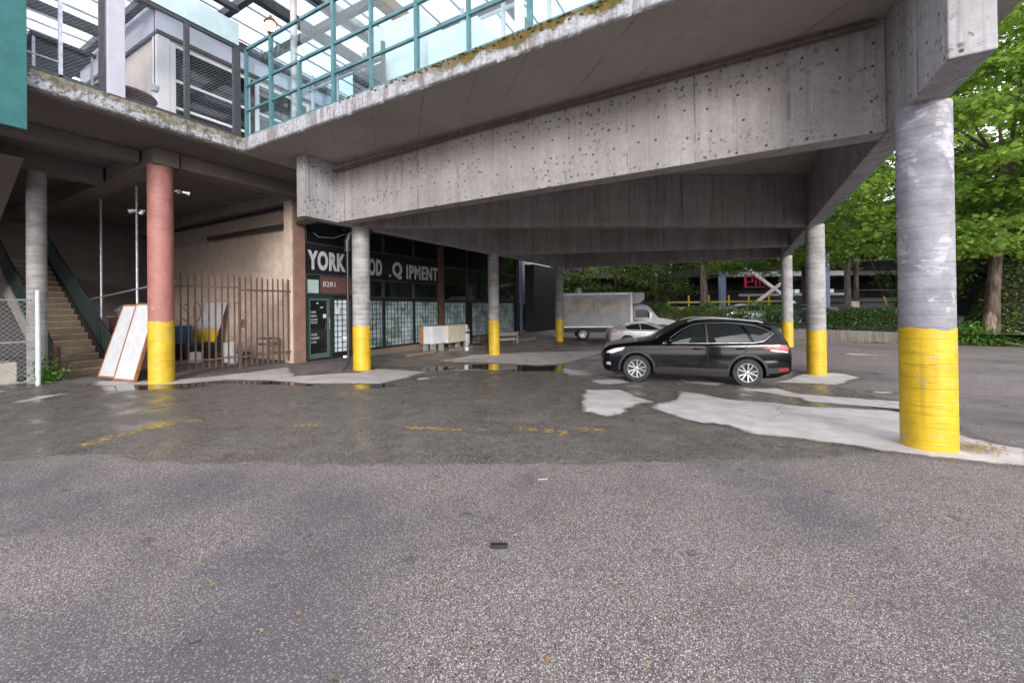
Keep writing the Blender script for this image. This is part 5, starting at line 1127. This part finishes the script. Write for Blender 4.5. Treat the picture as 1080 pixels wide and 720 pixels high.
M['ivy'] = leaf_mat('ivy_leaves', (.025, .055, .016), (.14, .20, .055), (.20, .16, .08), trans=.2)
M['shade_leaf'] = leaf_mat('shaded_dark_leaves', (.015, .03, .010), (.055, .085, .022), (.10, .08, .02), trans=.3)  # shade over the far trees put into the leaf colour; laurels share it
M['groundcover'] = leaf_mat('fern_leaves', (.045, .12, .02), (.15, .30, .05), trans=.3)
def tree(label, base, th, r0, crown, nclump, nleaf, size, mat, shape, seed, clump_r=.75, lean=(0, 0), barkm=None, spread=1, low=0, limbs=9):
    rr = np.random.default_rng(seed); t = T('tree', label, 'tree', base)
    g = MB(); top = Vector((lean[0], lean[1], th)); pts = [Vector((0, 0, -.2)), Vector((lean[0] * .1 + .05, lean[1] * .1, th * .25)), Vector((lean[0] * .45, lean[1] * .4 + .06, th * .55)), top]
    g.tube(pts, [r0 * 1.45, r0, r0 * .85, r0 * .6], 12)
    cx, cy, cz, rx, ry, rz = crown; cl = []
    for i in range(nclump):
        while True:
            d = rr.normal(0, 1, 3); d /= np.linalg.norm(d); k = rr.uniform(.25, 1) ** .45; p = np.array([cx + d[0] * rx * k, cy + d[1] * ry * k, cz + d[2] * rz * k])
            if p[2] > low + rr.uniform(0, .8): break
        cl.append(p)
    if 'pale at the foot' in label:
        f_ = MB(); f_.tube([pts[0], Vector((.02, 0, .5)), Vector((.05, 0, 1.1)), Vector((.07, .0, 1.45))], [r0 * 1.6, r0 * 1.25, r0 * 1.15, r0 * .98], 12); f_.build('bare_trunk_foot', M['bark_pale'], t, smooth=True, world=False)
    for i in range(limbs):
        p = cl[i * 3 % len(cl)]; f = rr.uniform(.45, .95); a = pts[2] + (pts[3] - pts[2]) * f; b = Vector(p); mid = (a + b) / 2 + Vector((0, 0, .4)); g.tube([a, mid, b], [r0 * .36, r0 * .2, r0 * .06], 7)
    g.build('trunk', barkm or M['bark'], t, smooth=True, world=False)
    P_ = []; tone = []
    per = nleaf // nclump
    for p in cl:
        c_r = clump_r * rr.uniform(.6, 1.3); q = rr.normal(0, .5, (per, 3)) * np.array([c_r * 1.25, c_r * 1.25, c_r * .55]); P_.append(p + q); tone.append(np.full(per, rr.uniform(.15, .85)))
    P_ = np.concatenate(P_); tone = np.concatenate(tone); o = leaves('crown', P_ + np.array(base), size, mat, t, shape, .35, droop=.8, tone=tone); return t
tree('big maple with bright crown on the ivy bank, its trunk pale at the foot', (10.3, 28.25, -.3), 9.0, .25, (-.9, .9, 10.0, 7.4, 6.2, 7.2), 420, 62000, .225, M['maple'], LEAF, 3, .8, low=3.9, limbs=30, lean=(.9, .5))
tree('street tree with loose crown behind the utility poles', (4.5, 41, .15), 8, .26, (.5, .5, 8.5, 5.5, 4, 4.6), 150, 16000, .22, M['plane'], LEAF, 5, .85, low=2.8, limbs=14)
tree('street tree with mottled trunk seen left of the steel column', (-2.6, 35.0, .15), 7, .30, (2.6, 1.5, 6.6, 6.0, 3.5, 3.0), 130, 16000, .2, M['plane'], LEAF, 8, .8, low=2.6, barkm=M['bark'], limbs=14)
tree('low dark tree at the left end of the hedge', (-6.3, 36.0, .15), 4, .2, (0, .0, 4.2, 3.4, 2.4, 2.6), 60, 6000, .26, M['shade_leaf'], OVAL, 11, .7, low=.5, limbs=8)
tree('dark leafy tree overhanging the white truck roof', (-9.8, 36.5, .1), 5, .2, (0, -1, 4.6, 3.6, 2.6, 2.8), 70, 7000, .26, M['shade_leaf'], OVAL, 12, .7, low=1.2, limbs=8)
tree('shrubby dark tree left of the far pillar by the concrete wall', (-15.6, 36, .1), 4, .18, (1, -.5, 4.4, 2.8, 2.2, 2.2), 50, 4500, .24, M['shade_leaf'], OVAL, 13, .6, low=2.2, limbs=8)
tree('tall leafy tree far behind the atrium corner of the deck', (16.5, 39, .15), 9, .3, (0, 0, 9, 6, 5, 6), 110, 8000, .36, M['maple'], LEAF, 15, 1, low=2, limbs=12)
# far wall and pink blossoms beyond the truck
cw = T('garden_wall', 'grey concrete wall behind the far pillar', 'wall', (-13.5, 34, -.42)); cw['kind'] = 'thing'; B('wall', M['retaining'], cw, (-17, -9.5, 34.2, 34.5, -.5, 2.3), bevel=.02)
bl = leaf_mat('rose_petals', (.45, .05, .08), (.75, .70, .68), trans=.3); P_ = np.stack([RNG.normal(-15.0, .8, 90), RNG.normal(33.9, .3, 90), RNG.normal(3.4, .7, 90)], -1)
rs = T('rose_bush', 'pink and white flowering bush over the far concrete wall', 'bush', (-15.0, 33.9, -.42)); leaves('blossom', P_, .15, bl, rs); 
P_ = np.stack([RNG.normal(-15.0, .9, 900), RNG.normal(34.0, .3, 900), RNG.normal(3.2, .9, 900)], -1); leaves('foliage', P_, .17, M['shade_leaf'], rs); g = MB(); g.tube([(-15.0, 34.15, -.42), (-15.05, 34.1, 2.2), (-15, 33.9, 3.4)], [.06, .05, .03], 7); g.build('stem', M['bark'], rs, smooth=True)
# hedge on the retaining wall
def hedge(label, a, b, w_, h, n, z0, mat, size=.11):
    a = np.array(a); b = np.array(b); d = b - a; L = np.linalg.norm(d); d /= L; nn = np.array([-d[1], d[0]]); t = T('hedge', label, 'hedge', (*((a + b) / 2), z0))
    u = RNG.uniform(0, L, n); k = RNG.uniform(0, 1, n); hh = h * (1 + .16 * np.sin(u * 1.7 + a[0]) + .10 * np.sin(u * 4.1)); s_ = RNG.uniform(-1, 1, n); zz = hh * k ** .6; ww = w_ / 2 * (1 - .35 * (zz / h) ** 2) * np.sign(s_) * np.abs(s_) ** .4
    P_ = np.stack([a[0] + d[0] * u + nn[0] * ww, a[1] + d[1] * u + nn[1] * ww, z0 + zz], -1) + RNG.normal(0, .06, (n, 3)); leaves('foliage', P_, size, mat, t, OVAL, .4)
    g = MB()
    for x in np.arange(.4, L, .9): q = a + d * x; g.tube([(q[0], q[1], z0 - .02), (q[0] + .05, q[1], z0 + h * .7)], [.03, .015], 6)
    g.build('stem', M['bark'], t, smooth=True); g = MB(); aa = a; 
    vs = []; N_ = int(L / .3)
    for i in range(N_):   # dense woody core
        pass
    return t
hedge('clipped green hedge on the retaining wall right of the big pillars', (3.4, 29.4), (8.4, 27.6), 1.0, 1.05, 9000, .17, M['hedge'], .12)
hedge('bushy green hedge on the retaining wall behind the SUV roof', (-6.5, 34.4), (2.9, 29.7), 1.1, 1.35, 12000, .17, M['hedge'], .13)
# railing in front of the hedge
def railing(label, a, b, z0, h, mat, n, name='railing', pitch=.16, cat='railing'):
    t = T(name, label, cat, ((a[0] + b[0]) / 2, (a[1] + b[1]) / 2, z0)); A = Vector((*a, z0)); Bq = Vector((*b, z0)); L = (Bq - A).length; g = MB()
    for z in (.12, h): g.bar(A + Vector((0, 0, z)), Bq + Vector((0, 0, z)), .045)
    g.build('rail', mat, t)
    for k in range(n + 1):
        p = A + (Bq - A) * k / n; q = MB(); q.bar(p, p + Vector((0, 0, h)), .055, up=(1, 0, 0)); q.build('post', mat, t)
    g = MB()
    for k in range(1, int(L / pitch)): p = A + (Bq - A) * k * pitch / L; g.bar(p + Vector((0, 0, .12)), p + Vector((0, 0, h)), .014, up=(1, 0, 0))
    g.build('balusters', mat, t); return t
railing('dark green railing before the hedge right of the grey pillars', (2.2, 29.75), (8.4, 27.2), .17, 1.2, M['green_metal'], 4)
railing('dark railing along the wall behind the SUV', (-4.5, 33.2), (2.1, 29.8), .17, 1.35, M['black_metal'], 4)
# yellow guard rail on the street
yr = T('guard_rail', 'yellow pipe guard rail on the street beyond the hedge', 'guard rail', (-1, 40.5, .15)); g = MB()
A, Bq = Vector((-5.6, 38.0, 0)), Vector((3.6, 43.2, 0))
for z in (1.35, 1.85): g.tube([A + Vector((0, 0, z)), Bq + Vector((0, 0, z))], .07, 8)
g.build('rail', plain('pale_yellow_rail', (.66, .45, .14), .5, 0, .25), yr, smooth=True)
for k in range(7): p = A + (Bq - A) * k / 6; g = MB(); g.tube([p + Vector((0, 0, .15)), p + Vector((0, 0, 2.45))], .075, 8); g.build('post', M['yellow_plain'], yr, smooth=True)
# ivy bank to the right of the yard
g = MB(); nb_ = 26
def bank(x, y): 
    e = 27.2 + .25 * math.sin(x * 1.3); return -.42 + 4.6 * sst(e, e + 3.4, y) * sst(8.0, 10.2, x - .5 * (y - 27.2)) + .12 * math.sin(x * 2.1) * math.sin(y * 1.7) * sst(e, e + 1, y)
vs = []; bx = np.linspace(7.0, 40, 60); by = np.linspace(26.6, 44, 34)
for y in by:
    for x in bx: vs.append((x, y, bank(x, y) - .05))
fs = [(j * 60 + i, j * 60 + i + 1, (j + 1) * 60 + i + 1, (j + 1) * 60 + i) for j in range(33) for i in range(59)]
g.add(vs, fs); tag(g.build('embankment', NT('bank_soil').set(color=(.028, .022, .015), rough=.95).mat, None, smooth=True), kind='structure')
P_ = []
for k in range(34000):
    x = random.uniform(7.9, 26); y = random.uniform(27.2, 31.5); z = bank(x, y)
    if z > -.3: P_.append((x, y, z + random.uniform(0, .3)))
iv = leaves('ivy', P_, .17, M['ivy'], None, OVAL, .5, kind='stuff')
P_ = [(9.0 + random.gauss(0, 1.3), 27.35 + abs(random.gauss(0, .5)), 0) for k in range(3500)]; P_ = [(x, y, max(-.4, bank(x, y)) + random.uniform(0, .75) * math.exp(-((x - 9.2) / 1.8) ** 2)) for x, y, _ in P_]
gc = T('fern_clump', 'bright green fern clump at the foot of the ivy bank', 'plant', (9.2, 27.5, -.4)); leaves('fronds', P_, .15, M['groundcover'], gc, OVAL, .3)
for lb, a, b, c in [('fallen pale branch lying in front of the ivy bank', (10.3, 27.6, -.2), (11.2, 27.0, -.38), (12.4, 27.2, -.36)), ('thin bent fallen branch beside the maple foot', (10.9, 27.7, .3), (11.5, 27.1, -.2), (12.4, 26.8, -.38))]:
    g = MB(); g.tube([a, b, c], [.035, .03, .015], 7); tag(g.build('fallen_branch', M['bark_pale'], None, smooth=True), lb, 'branch')
def bush(label, c, r, h, n, size, mat, seed):
    t = T('bush', label, 'bush', c); rr = np.random.default_rng(seed); cl = [(rr.normal(0, r * .45), rr.normal(0, r * .45), rr.uniform(.15, 1) * h) for k in range(26)]; P_ = np.concatenate([np.array(p) + rr.normal(0, .28, (n // 26, 3)) for p in cl]); tone = np.concatenate([np.full(n // 26, rr.uniform(.1, .9)) for p in cl]); P_[:, 2] = np.abs(P_[:, 2])
    leaves('foliage', P_ + np.array(c), size, mat, t, OVAL, .4, tone=tone); g = MB()
    for p in cl[:9]: g.tube([(0, 0, -.1), (p[0] * .4, p[1] * .4, p[2] * .5), p], [.05, .03, .012], 6)
    g.build('stem', M['bark'], t, smooth=True, world=False)
bush('dense dark laurel bush left of the maple trunk on the bank', (9.6, 31.2, 1.2), 2.0, 3.6, 5200, .2, M['shade_leaf'], 31)
bush('broad dark laurel bush right of the maple trunk on the bank', (14.0, 31.4, 2.4), 2.4, 3.2, 5200, .2, M['shade_leaf'], 32)
bush('low mid green bush between the hedge end and the ivy bank', (8.6, 30.6, .1), 1.3, 3.0, 3600, .17, M['hedge'], 33)
# utility poles, guy wire, concrete post
for lb, x, y, r, m_ in [('grey brown utility pole, the left of the two beyond the hedge', 6.75, 38.2, .21, M['pole']), ('pale tan utility pole, the right of the two beyond the hedge', 7.30, 38.5, .17, M['bark_pale'])]:
    g = MB(); g.tube([(x, y, .1), (x, y, 11)], [r, r * .8], 14); tag(g.build('utility_pole', m_, None, smooth=True), lb, 'utility pole', 'utility poles beyond the hedge')
gw = T('guy_wire', 'guy wire with yellow guard beside the utility poles', 'guy wire', (9.3, 38.5, .15)); g = MB(); g.tube([(9.3, 38.5, .15), (7.35, 38.6, 8)], .02, 6); g.build('wire', M['dark_metal'], gw); g = MB(); p0, p1 = Vector((9.3, 38.5, .2)), Vector((7.35, 38.6, 8)); g.tube([p0, p0 + (p1 - p0) * .24], .06, 8); g.build('guard', M['yellow_plain'], gw, smooth=True)
g = MB(); g.box(5.35, 5.75, 29.6, 29.85, .1, 1.75); tag(g.build('concrete_post', M['retaining'], None, bevel=.03), 'short pale concrete post among the hedge', 'post')['kind'] = 'thing'
# far parkade
fp = T('parking_garage', 'dark open parking garage across the street with pale slab edges', 'building', (4, 60, .15))
B('back_wall', M['darkwall'], fp, (-45, 60, 66, 67, .15, 14)); B('roof', M['darkwall'], fp, (-45, 60, 50.6, 66, 9.2, 9.6))
slabm = plain('pale_slab_edge', (.34, .36, .40), .7, 0, .2, 1)
dx = Vector((.872, .489, 0))
def fbar(name, x0, x1, y, z0, z1, th, mat): 
    c = Vector((1.5, 49.0, 0)); mm = MB(); n_ = Vector((-.489, .872, 0))
    P4 = [c + dx * x0 + n_ * y, c + dx * x1 + n_ * y, c + dx * x1 + n_ * (y + th), c + dx * x0 + n_ * (y + th)]; mm.prism([(p.x, p.y) for p in P4], lambda a, b_, d: (a, b_, d), z0, z1); return mm.build(name, mat, fp)
fbar('slab', -28, 30, 1.0, 4.5, 4.95, 8, M['darkwall']); fbar('slab_edge', -2.9, 9.5, .92, 4.5, 5.0, .07, slabm); fbar('slab', -28, 30, 1.0, 1.7, 2.1, 8, M['darkwall']); fbar('slab_edge', -1.5, 9.5, .92, 2.45, 2.7, .07, slabm)
fbar('wall', -34, 34, 9.2, .15, 9.3, .3, M['darkwall']); fbar('lower_wall', -30, 32, 1.2, .15, 1.6, .2, M['darkwall'])
n = NT('daylight_glow'); n.set(color=(.8, .85, .82), emit=(.8, .9, .85, 1), es=.35)  # glowing panels on the back wall stand in for daylight through gaps
for k, x in enumerate([8.6, 9.4, 10.0, 11.2, 12.0, 12.6, 13.4, 14.3]): fbar('glow_panel', x, x + random.uniform(.35, .6), 9.1, 2.95, 3.35, .05, n.mat)
for x in (-3.5, 7.2, 15.5): fbar('steel_column', x - .27, x + .27, .2, .15, 9.2, .5, M['blue_steel'])
for z in (2.9, 6.0): fbar('steel_rail', -20, 20, .6, z, z + .06, .06, M['dark_metal'])
c0 = Vector((1.5, 49.0, 0)); n_ = Vector((-.489, .872, 0))
def brace(a, b, w_, mat, lb):
    g = MB(); A = c0 + dx * a[0] - n_ * .25 + Vector((0, 0, a[1])); Bq = c0 + dx * b[0] - n_ * .25 + Vector((0, 0, b[1])); g.bar(A, Bq, w_); o = g.build('brace', mat, fp)
brace((-2.7, 6.3), (4.6, .75), .28, M['white'], ''); 
c0 = c0 - n_ * .32; brace((-1.1, 1.45), (2.7, 4.2), .26, plain('pink_white_brace', (.66, .52, .54), .5, 0, .2), ''); c0 = c0 + n_ * .32
rd = T('red_frame', 'red painted tubular letters-like frame before the pale garage slab', 'frame', (.6, 50.2, 3.2)); g = MB()
def rbx(x0, x1, z0, z1):
    A = c0 + dx * x0 - n_ * .1; Bq = c0 + dx * x1 - n_ * .1; g.bar((A.x, A.y, (z0 + z1) / 2), (Bq.x, Bq.y, (z0 + z1) / 2), .12, z1 - z0)
for x0, x1, z0, z1 in [(-1.5, -1.3, 3.3, 4.7), (-1.3, -.75, 4.5, 4.6), (-1.3, -.75, 3.85, 3.95), (-.75, -.62, 3.85, 4.6), (-.4, -.28, 3.5, 4.6), (-.28, .0, 3.8, 3.88), (.0, .1, 3.5, 4.5), (.1, .5, 4.4, 4.48), (.5, .6, 3.5, 4.6), (-1.3, .6, 3.32, 3.4)]: rbx(x0, x1, z0, z1)
g.build('tubes', M['red_plain'], rd)
yb = T('parapet', 'tan low parapet wall along the far street edge', 'wall', (1, 46, .15)); yb['kind'] = 'thing'; g = MB(); A = Vector((-7, 41, 0)); Bq = Vector((8, 49.4, 0)); d = (Bq - A).normalized(); nn = Vector((-d.y, d.x, 0)) * .3; g.prism([(A.x, A.y), (Bq.x, Bq.y), (Bq.x + nn.x, Bq.y + nn.y), (A.x + nn.x, A.y + nn.y)], lambda a, b_, z: (a, b_, z), .15, 1.25); g.build('wall', plain('tan_parapet', (.45, .36, .25), .7, 0, .2), yb)
# buildings that close the horizon on both sides
for lb, x0, x1, y0, y1, h in [('plain dark building block far behind the shop', -60, -24.5, 34, 60, 9), ('distant grey block beyond the ivy bank', 26, 60, 48, 62, 8)]:
    t = T('far_building', lb, 'building', ((x0 + x1) / 2, (y0 + y1) / 2, 0)); B('wall', M['retaining'], t, (x0, x1, y0, y1, -.4, h)); B('roof', M['darkwall'], t, (x0 - .2, x1 + .2, y0 - .2, y1 + .2, h + .002, h + .25))
# ------------------------------------------------------------------ small things on the asphalt
def weed(label, c, n, s, h, mat):
    t = T('weed', label, 'weed', (*c, G(*c))); P_ = np.stack([RNG.normal(c[0], s, n), RNG.normal(c[1], s, n), np.abs(RNG.normal(0, h, n))], -1); P_[:, 2] += .02; leaves('leaves', P_, .10, mat, t, OVAL, .2)
    g = MB()
    for k in range(7): g.tube([(c[0], c[1], 0), (c[0] + random.gauss(0, s), c[1] + random.gauss(0, s), h * 1.4)], .006, 5)
    g.build('stem', M['groundcover'], t)
weed('leafy green weed growing by the chain link fence post', (-14.55, 3.12), 260, .13, .26, M['groundcover'])
g = MB(); g.box(-1.58, -1.46, 2.46, 2.50, .004, .022); o = g.build('black_clip', M['plastic'], None, bevel=.004); o.rotation_euler = (0, 0, R(29)); o.location = (-1.52, 2.48, .006); tag(o, 'small black plastic clip lying on the dry asphalt', 'litter')
lf = leaf_mat('dead_leaves', (.22, .12, .035), (.42, .30, .08), trans=.1)
P_ = [(2.3 + random.gauss(0, .16), 6.75 + random.gauss(0, .12), .02) for k in range(160)]; leaves('leaf_litter', P_, .05, lf, None, OVAL, 3, kind='stuff')
P_ = []
for k in range(240):
    d = random.uniform(1.5, 12) ; a = random.uniform(-.9, .9); x = math.sin(a) * d * .872 * 1.1 - .489 * d; y = math.sin(a) * d * .489 * 1.1 + .872 * d; P_.append((x, y, G(x, y) + .012))
leaves('leaf_litter', P_, .035, lf, None, OVAL, 4, kind='stuff')
for lb, p, q in [('dark twig on the dry asphalt near the right edge', (1.95, 3.72), (2.12, 3.74)), ('dark twig on the asphalt at the lower left', (-2.5, .95), (-2.44, 1.05)), ('tiny pale twig on the asphalt below the yellow marks', (-1.75, 3.6), (-1.68, 3.66))]:
    g = MB(); g.tube([(*p, .012), ((p[0] + q[0]) / 2 + .012, (p[1] + q[1]) / 2, .02), (*q, .012)], .004, 5); tag(g.build('twig', M['bark'] if 'dark' in lb else M['beige'], None), lb, 'twig')

# ------------------------------------------------------------------ camera, sky, sun
cam = bpy.data.cameras.new('camera'); co_ = bpy.data.objects.new('camera', cam); COL.objects.link(co_)
F_, YAW, PIT, ROL, CY = 432.67, R(29.279), R(.324), R(-.693), -39.553
fw = Vector((-math.sin(YAW) * math.cos(PIT), math.cos(YAW) * math.cos(PIT), math.sin(PIT))); rt = Vector((math.cos(YAW), math.sin(YAW), 0)); up = rt.cross(fw)
rt2 = rt * math.cos(ROL) + up * math.sin(ROL); up2 = up * math.cos(ROL) - rt * math.sin(ROL)
co_.matrix_world = Matrix(((rt2.x, up2.x, -fw.x, 0), (rt2.y, up2.y, -fw.y, 0), (rt2.z, up2.z, -fw.z, 1.7), (0, 0, 0, 1)))
cam.sensor_width = 36; cam.lens = F_ / 1080 * 36; cam.shift_x = 0; cam.shift_y = CY / 1080; cam.clip_start = .05; cam.clip_end = 2000
SC.camera = co_
SUN_EL, SUN_AZ = R(16), math.atan2(.62, -.78)     # azimuth measured from +Y towards +X
sd = Vector((math.sin(SUN_AZ) * math.cos(SUN_EL), math.cos(SUN_AZ) * math.cos(SUN_EL), math.sin(SUN_EL)))
w = bpy.data.worlds.new('World'); SC.world = w; w.use_nodes = True; wt = w.node_tree
sky = wt.nodes.new('ShaderNodeTexSky'); sky.sky_type = 'NISHITA'; sky.sun_disc = False; sky.sun_elevation = SUN_EL; sky.sun_rotation = SUN_AZ; sky.dust_density = 4; sky.air_density = 1.5
hs = wt.nodes.new('ShaderNodeHueSaturation'); hs.inputs['Saturation'].default_value = .28
bg = wt.nodes['Background']; wt.links.new(sky.outputs[0], hs.inputs['Color']); mxn = wt.nodes.new('ShaderNodeMix'); mxn.data_type = 'RGBA'; mxn.inputs[0].default_value = .7
cn = wt.nodes.new('ShaderNodeTexNoise'); cn.inputs['Scale'].default_value = 2.2; cn.inputs['Detail'].default_value = 6; tc = wt.nodes.new('ShaderNodeTexCoord'); wt.links.new(tc.outputs['Generated'], cn.inputs['Vector'])
cr_ = wt.nodes.new('ShaderNodeMapRange'); cr_.inputs[1].default_value = .3; cr_.inputs[2].default_value = .7; cr_.inputs[3].default_value = 6.2; cr_.inputs[4].default_value = 8.2; wt.links.new(cn.outputs['Fac'], cr_.inputs[0])
cb_ = wt.nodes.new('ShaderNodeCombineColor'); wt.links.new(cr_.outputs[0], cb_.inputs[0]); wt.links.new(cr_.outputs[0], cb_.inputs[1])
cm_ = wt.nodes.new('ShaderNodeMath'); cm_.operation = 'MULTIPLY'; cm_.inputs[1].default_value = 1.08; wt.links.new(cr_.outputs[0], cm_.inputs[0]); wt.links.new(cm_.outputs[0], cb_.inputs[2])
wt.links.new(hs.outputs[0], mxn.inputs[6]); wt.links.new(cb_.outputs[0], mxn.inputs[7]); wt.links.new(mxn.outputs[2], bg.inputs[0]); bg.inputs[1].default_value = .15
sl_ = bpy.data.lights.new('sun', 'SUN'); sl_.energy = 1.35; sl_.angle = R(16); sl_.color = (1, .96, .92)
so = bpy.data.objects.new('sun', sl_); COL.objects.link(so); so.rotation_euler = sd.to_track_quat('Z', 'Y').to_euler(); so.location = (0, 0, 30)
vs_ = SC.view_settings; SC.display_settings.display_device = 'sRGB'; vs_.view_transform = 'Standard'; vs_.look = 'None'; vs_.exposure = 1.1; vs_.gamma = 1; vs_.use_curve_mapping = False
SC.cycles.max_bounces = 8; SC.cycles.diffuse_bounces = 4; SC.cycles.transparent_max_bounces = 24; SC.cycles.glossy_bounces = 4
